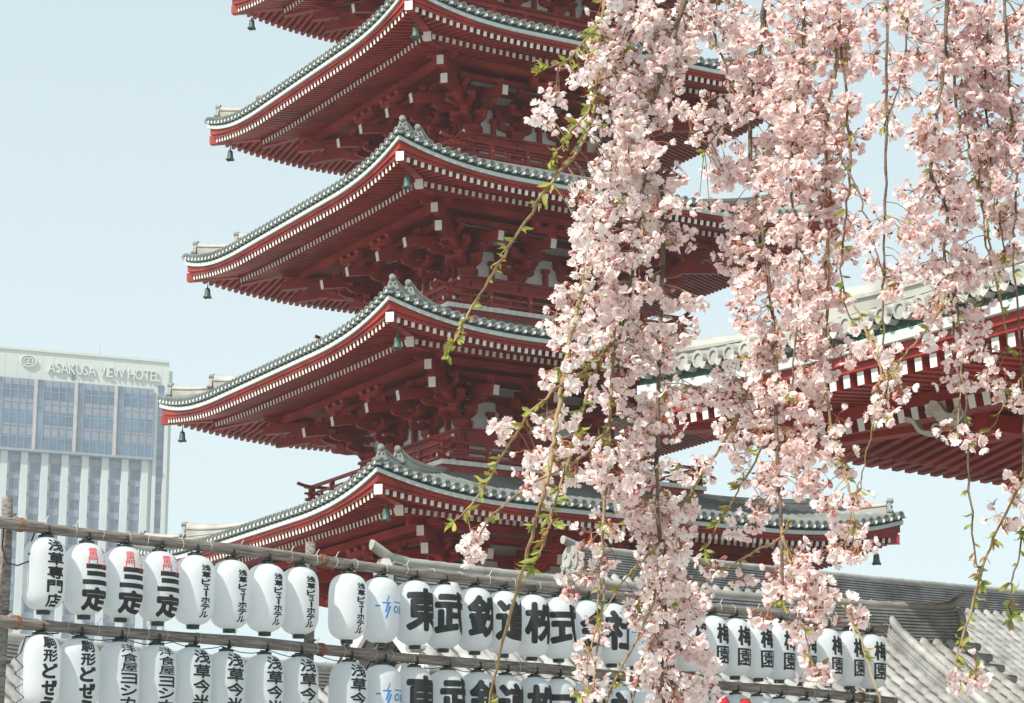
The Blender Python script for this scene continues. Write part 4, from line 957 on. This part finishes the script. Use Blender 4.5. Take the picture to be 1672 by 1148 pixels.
# where the blossom masses hang: (centre u, centre v, half width, half height)
BL = [(1030,30,75,45),(1040,90,80,45),(1010,130,55,40),(1060,150,50,38),(1010,190,50,35),(1060,210,42,40),(1010,250,45,35),(1060,270,45,35),(990,290,40,25),
(938,110,22,10),(918,140,10,12),(903,190,20,22),(950,195,18,18),(1115,50,50,50),(1150,20,60,30),(1150,195,33,40),(1185,90,13,18),
(1210,40,50,45),(1220,110,40,45),(1230,180,40,40),(1200,140,22,26),(1215,260,55,40),(1180,270,35,22),
(1290,40,60,50),(1370,30,60,40),(1300,110,60,45),(1380,80,50,35),(1300,170,55,45),(1365,165,38,28),(1300,230,60,40),(1370,228,36,28),(1300,280,60,35),(1370,275,35,25),
(1480,20,50,25),(1560,40,70,45),(1640,50,50,55),(1540,100,50,40),(1620,120,60,45),(1540,165,42,33),(1620,180,55,35),(1535,230,40,38),(1610,235,50,35),(1660,230,25,40),(1540,285,40,25),(1620,285,45,20),(1470,110,20,26),(1440,190,20,26),(1470,150,12,12),
(990,330,50,30),(1050,330,45,30),(980,380,50,30),(1050,375,45,30),(1105,385,22,20),(960,415,30,20),(1010,430,60,25),(960,470,52,25),(1030,475,52,25),(1100,480,36,16),(940,520,42,25),(1010,525,52,30),(1085,540,38,25),(950,570,48,28),(1030,580,52,25),(1090,575,24,20),
(1130,322,28,14),(1225,340,38,35),(1215,400,38,40),(1235,450,33,40),(1240,520,30,50),(1240,580,30,30),
(1290,330,40,35),(1355,320,42,30),(1400,375,16,16),(1300,390,48,40),(1360,390,32,33),(1300,450,48,35),(1365,450,30,33),(1300,510,48,35),(1335,540,28,28),(1290,570,48,30),(1350,575,36,25),(1408,545,16,16),
(1435,360,11,14),(1430,433,6,7),(1455,455,12,16),
(1490,330,22,20),(1540,320,45,30),(1575,340,22,24),(1500,375,38,26),(1550,390,33,28),(1478,430,33,14),(1540,440,42,28),(1580,430,22,24),(1550,490,32,28),(1590,480,18,22),(1570,530,28,24),(1530,500,22,18),(1590,560,28,18),(1560,570,18,18),
(1640,320,30,30),(1650,370,25,30),(1620,360,18,18),(1640,420,28,18),(1610,440,12,12),(1455,585,14,13),(1512,545,12,8),
(960,605,60,15),(990,650,38,20),(885,680,23,16),(875,735,16,13),(930,715,18,10),(1015,705,38,26),(1080,660,42,28),(1075,690,24,18),(965,745,22,20),(985,760,23,18),(880,795,23,26),(930,770,22,18),(1030,785,38,26),(1060,760,24,24),(1045,730,33,18),(1075,815,33,24),(1090,860,33,36),(1040,840,18,18),(995,855,16,8),(960,875,14,12),(1125,840,20,20),(1122,765,14,10),
(1165,637,38,26),(1200,630,38,33),(1215,700,33,33),(1240,660,28,38),(1155,755,10,12),(1205,740,13,10),(1240,770,28,18),(1240,810,23,23),(1220,850,28,14),
(1290,620,45,30),(1345,620,30,25),(1290,670,45,30),(1342,680,26,25),(1300,715,38,24),(1340,735,22,16),(1375,755,22,12),(1310,770,33,24),(1270,730,24,24),(1270,770,18,24),(1345,810,20,24),(1395,800,10,10),(1443,665,16,14),(1430,625,22,18),(1460,632,10,8),(1387,850,10,10),(1397,885,16,14),(1365,890,18,10),
(1560,610,16,12),(1590,610,16,13),(1630,600,22,13),(1630,625,16,10),(1660,650,12,16),(1565,705,12,12),(1608,720,12,18),(1660,768,12,18),(1665,820,10,28),(1632,845,10,6),
(1080,900,33,24),(1060,940,38,28),(1110,940,28,24),(1070,985,43,28),(1115,990,28,24),(1090,1030,33,24),(1070,1060,24,18),(1115,1035,18,24),(1090,1090,38,18),(1060,1110,18,18),(1130,1100,28,18),(1110,1130,28,18),(1080,1140,28,10),
(770,870,11,14),(775,893,11,6),(822,690,12,10),(960,920,14,18),(935,945,12,9),(990,900,12,12),(980,1010,9,8),(955,1060,12,10),(965,1085,15,12),(950,1120,13,13),
(1290,905,38,18),(1310,935,38,23),(1260,950,22,13),(1290,970,42,20),(1330,985,28,18),(1310,1015,33,16),(1350,960,23,18),(1380,1000,12,12),(1250,990,15,12),(1170,920,11,10),(1220,935,28,13),(1140,975,20,16),(1320,1075,11,13),(1335,1090,10,8),(1572,1108,18,14),(1592,1095,12,8),(1135,1060,12,12),(1145,1110,18,14)]

# flower templates (metres, facing +z), several openings
def flower(open_, seed):
    r_ = np.random.default_rng(seed); V, F, Mi = [], [], []
    for k in range(5):
        a0 = 2 * pi * k / 5 + r_.uniform(-0.12, 0.12); Lp = 0.0150 * r_.uniform(0.9, 1.1); W = 0.0062 * r_.uniform(0.9, 1.12); el = open_ + r_.uniform(-0.25, 0.2); tw = r_.uniform(-0.35, 0.35)
        o = len(V); pr = [(0.05, 0.12, 0), (0.4, 0.66, 0.10), (0.74, 1.0, 0.08), (1.02, 0.60, -0.08)]
        for i, (t, w_, dz) in enumerate(pr):
            for j in (-1, 0, 1):
                rr_ = Lp * (t - (0.15 if (i == 3 and j == 0) else 0)); x = j * W * w_; z = -abs(j) * 0 + (0.22 * abs(j) - dz * 2) * W * w_ + tw * x
                # bend up by el
                rx = rr_ * cos(el * (0.6 + 0.5 * t)) - z * sin(el); rz_ = rr_ * sin(el * (0.6 + 0.5 * t)) + z * cos(el)
                V.append((rx * cos(a0) - x * sin(a0), rx * sin(a0) + x * cos(a0), rz_))
        for i in range(3):
            for j in range(2): F.append((o + i * 3 + j, o + i * 3 + j + 1, o + (i + 1) * 3 + j + 1, o + (i + 1) * 3 + j)); Mi.append(0)
    o = len(V)                                              # calyx cone behind, stamens in front
    for z, r1 in ((-0.0075, 0.0014), (-0.001, 0.0032)):
        for j in range(5): V.append((r1 * cos(1.2566 * j), r1 * sin(1.2566 * j), z))
    for j in range(5): F.append((o + j, o + (j + 1) % 5, o + 5 + (j + 1) % 5, o + 5 + j)); Mi.append(1)
    for j in range(5):
        a = 1.2566 * j + 0.5; o = len(V); h = 0.006 * r_.uniform(0.8, 1.2); q = 0.0028
        V += [(0.0003, 0, 0), (-0.0003, 0, 0), (q * cos(a) + 0.0006, q * sin(a), h), (q * cos(a) - 0.0006, q * sin(a), h)]; F.append((o, o + 1, o + 3, o + 2)); Mi.append(2)
    return np.array(V), F, Mi
FT = [flower(o, i) for i, o in enumerate((0.25, 0.45, 0.65, 0.9, 0.35, 1.15))]
def bud():
    V, F, Mi = [], [], []; pr = [(0.0008, -0.006), (0.0022, -0.002), (0.0042, 0.003), (0.0046, 0.007), (0.0024, 0.011), (0.0002, 0.012)]
    for r_, z in pr:
        for j in range(6): V.append((r_ * cos(j * pi / 3), r_ * sin(j * pi / 3), z))
    for i in range(5):
        for j in range(6): F.append((i * 6 + j, i * 6 + (j + 1) % 6, (i + 1) * 6 + (j + 1) % 6, (i + 1) * 6 + j)); Mi.append(1 if i < 2 else 0)
    return np.array(V), F, Mi
BUD = bud()
def leaf(seed):
    r_ = np.random.default_rng(seed); V, F = [], []; L_ = 0.030; W = 0.0048
    for i, (t, w_) in enumerate(((0, 0.1), (0.25, 0.75), (0.5, 1), (0.78, 0.65), (1, 0.03))):
        z = -0.25 * L_ * t * t * r_.uniform(0.3, 1.4)
        for j in (-1, 0, 1): V.append((j * W * w_, L_ * t, z + abs(j) * 0.45 * W * w_))
    for i in range(4):
        for j in range(2): F.append((i * 3 + j, i * 3 + j + 1, (i + 1) * 3 + j + 1, (i + 1) * 3 + j))
    return np.array(V), F, [0] * len(F)
LT = [leaf(i) for i in range(4)]
def frame_to(d, roll):
    d = d / np.linalg.norm(d); a = np.array([0, 0, 1.0]) if abs(d[2]) < 0.9 else np.array([1.0, 0, 0]); x = np.cross(a, d); x /= np.linalg.norm(x); y = np.cross(d, x)
    c, s_ = cos(roll), sin(roll); return np.stack([x * c + y * s_, -x * s_ + y * c, d], 1)      # columns
class Bag:
    def __init__(s): s.V, s.F, s.M, s.C, s.n = [], [], [], [], 0
    def put(s, T, R, p, sc, col):
        V = (T[0] * sc) @ R.T + p; s.V.append(V); s.F += [tuple(i + s.n for i in f) for f in T[1]]; s.M += T[2]; s.C.append(np.tile(np.array([*col, 1.0]), (len(V), 1))); s.n += len(V)
    def stalk(s, a, b, r_, mi):
        d = b - a; R = frame_to(d, 0); L_ = np.linalg.norm(d); V = []
        for z, rr_ in ((0, r_), (0.5, r_ * 0.8), (1, r_)):
            for j in range(4): V.append((rr_ * cos(j * pi / 2), rr_ * sin(j * pi / 2), z * L_ + 0))
        V = np.array(V) @ R.T + a; V[4:8] += np.array([0, 0, 0.08 * L_]) 
        s.V.append(V); s.F += [tuple(s.n + i for i in (q * 4 + j, q * 4 + (j + 1) % 4, (q + 1) * 4 + (j + 1) % 4, (q + 1) * 4 + j)) for q in range(2) for j in range(4)]; s.M += [mi] * 8; s.C.append(np.tile(np.array([0.4, 0.2, 0.1, 1.0]), (12, 1))); s.n += 12
    def build(s, name, mats, parent):
        if not s.V: return
        V = np.concatenate(s.V) - np.array([CB.x, CB.y, 0]); me = bpy.data.meshes.new(name); me.from_pydata(V.tolist(), [], s.F)
        for m in mats: me.materials.append(m)
        me.polygons.foreach_set('material_index', s.M); me.polygons.foreach_set('use_smooth', [True] * len(s.F))
        ca = me.color_attributes.new('tint', 'FLOAT_COLOR', 'POINT'); ca.data.foreach_set('color', np.concatenate(s.C).ravel())
        me.update(); return place(name, me, parent)
strands = []
for pts, r0, leafy, kind in ST:
    P = smooth([cp(u, v) for u, v in pts], 6); px_ = smooth([Vector((u, v, 0)) for u, v in pts], 6); n = len(P)
    P = [p + Vector((rng.normal(0, 0.0016), rng.normal(0, 0.004), rng.normal(0, 0.0012))) for p in P]; px_ = px_
    mb = Loc(); mb.tube(P, [r0 * 0.001 * 1.12 * (1 - 0.48 * i / (n - 1)) * (1.0 + 0.25 * (rng.random() < 0.25)) for i in range(n)], 7)
    nodes = []
    o = mb.bld('hanging_branch', M['bark'] if kind == 0 else M['twig'], CHERRY)
    strands.append(dict(P=P, px=px_, leafy=leafy, obj=o, fl=Bag(), lf=Bag()))
allpx = np.array([(p.x, p.y) for s in strands for p in s['px']]); own = [(i, j) for i, s in enumerate(strands) for j in range(len(s['px']))]
nfl = 0
def umbel(sb, node, out, nf, shade_pink):
    global nfl
    for q in range(nf):
        d = out + rng.normal(0, 0.75, 3); d[2] -= 0.25; d /= np.linalg.norm(d); L_ = rng.uniform(0.013, 0.029); end = node + d * L_
        sb.stalk(node, end, 0.0007, 3)
        f = d + rng.normal(0, 0.35, 3); R = frame_to(f, rng.uniform(0, 6.28)); k = rng.random(); nfl += 1
        if k < 0.07: sb.put(BUD, R, end, rng.uniform(0.8, 1.15), (0.84, 0.45, 0.46)); continue
        m = np.clip(rng.normal(shade_pink, 0.22), 0, 1); c0, c1 = np.array((0.94, 0.89, 0.87)), np.array((0.91, 0.71, 0.70)); col = c0 * (1 - m) + c1 * m
        T = FT[rng.choice(6, p=(0.16, 0.2, 0.2, 0.16, 0.18, 0.10))]; sb.put(T, R, end + d * 0.005, rng.uniform(0.78, 1.02), col)
def leaf_tuft(sb, node, out, nl, sc=1.0):
    for q in range(nl):
        d = out + rng.normal(0, 0.45, 3); R0_ = frame_to(d, rng.uniform(0, 6.28)); R = np.stack([R0_[:, 0], R0_[:, 2], -R0_[:, 1]], 1)
        m = rng.random(); col = np.array((0.42, 0.40, 0.09)) * (1 - m) + np.array((0.26, 0.33, 0.07)) * m
        if rng.random() < 0.12: col = np.array((0.34, 0.20, 0.07))
        sb.put(LT[rng.integers(4)], R, node, sc * rng.uniform(0.55, 1.15), col)
for u, v, rx, ry in BL:
    n = max(2, int(pi * rx * ry / (430 if v < 330 else 450 if u < 1150 else 540) + 0.5))
    for q in range(n):
        a, r_ = rng.uniform(0, 6.28), sqrt(rng.random()); cu, cv = u + rx * r_ * cos(a), v + ry * r_ * sin(a)
        d2 = ((allpx - (cu, cv - 12)) ** 2 * (1, 0.6)).sum(1); i, j = own[int(d2.argmin())]; s = strands[i]; base = np.array(s['P'][j])
        node = np.array(ray(cu, cv, s['P'][j].y + rng.normal(0.018, 0.045)))
        off = node - base; L_ = np.linalg.norm(off)
        if L_ > 0.012: s['fl'].stalk(base, node, 0.0011, 4)
        out = off / max(L_, 1e-6) * 0.5 + np.array((0, -0.30, -0.45)) + rng.normal(0, 0.3, 3)
        shade_pink = 0.30 + 0.25 * min(1, max(0, (u - 950) / 400)) + (0.12 if v < 500 and u > 1200 else 0)  # own pink plus the right-hand masses' self-shade, put into the petal colour
        umbel(s['fl'], node, out, int(rng.integers(5, 10)), shade_pink)
        if rng.random() < (0.16 if u < 1150 else 0.06): leaf_tuft(s['lf'], node, out * 0.6 + np.array((-0.2, 0, 0.2)), int(rng.integers(2, 4)), 0.9)
for s in strands:
    P = s['P']; n = len(P)
    for j in range(1, n):
        if rng.random() < s['leafy'] * 0.42 + 0.05:
            d = np.array(P[j] - P[j - 1]); d /= np.linalg.norm(d); side = np.array((rng.choice((-1, 1)) * 0.7, rng.uniform(-0.6, 0.3), 0.15))
            leaf_tuft(s['lf'], np.array(P[j]), d * 0.9 + side, int(rng.integers(2, 5)), 0.7 if s['leafy'] < 1 else 0.95)
    d = np.array(P[-1] - P[-2]); leaf_tuft(s['lf'], np.array(P[-1]), d / np.linalg.norm(d), 4, 0.9)
    b_ = s['fl'].build('blossom', [M['petal'], M['calyx'], M['anther'], M['pedicel'], M['twig']], s['obj'])
    if b_: b_['kind'] = 'stuff'
    l_ = s['lf'].build('foliage', [M['leaf']], s['obj'])
    if l_: l_['kind'] = 'stuff'
print('flowers', nfl)

# ------------------------------------------------------------------ haze
hm = bpy.data.materials.new('pale_spring_haze'); hm.use_nodes = True; hn = hm.node_tree; hn.nodes.remove(hn.nodes['Principled BSDF'])
pv = hn.nodes.new('ShaderNodeVolumePrincipled'); pv.inputs['Color'].default_value = (0.93, 0.96, 1.0, 1); pv.inputs['Density'].default_value = 0.00040; pv.inputs['Anisotropy'].default_value = 0.2
hn.links.new(pv.outputs[0], hn.nodes['Material Output'].inputs['Volume'])
hz_ = MB(); hz_.box(-420, 420, -40, 560, -1, 120); ho_ = hz_.build('haze', hm); ho_['kind'] = 'stuff'; ho_.display_type = 'WIRE'
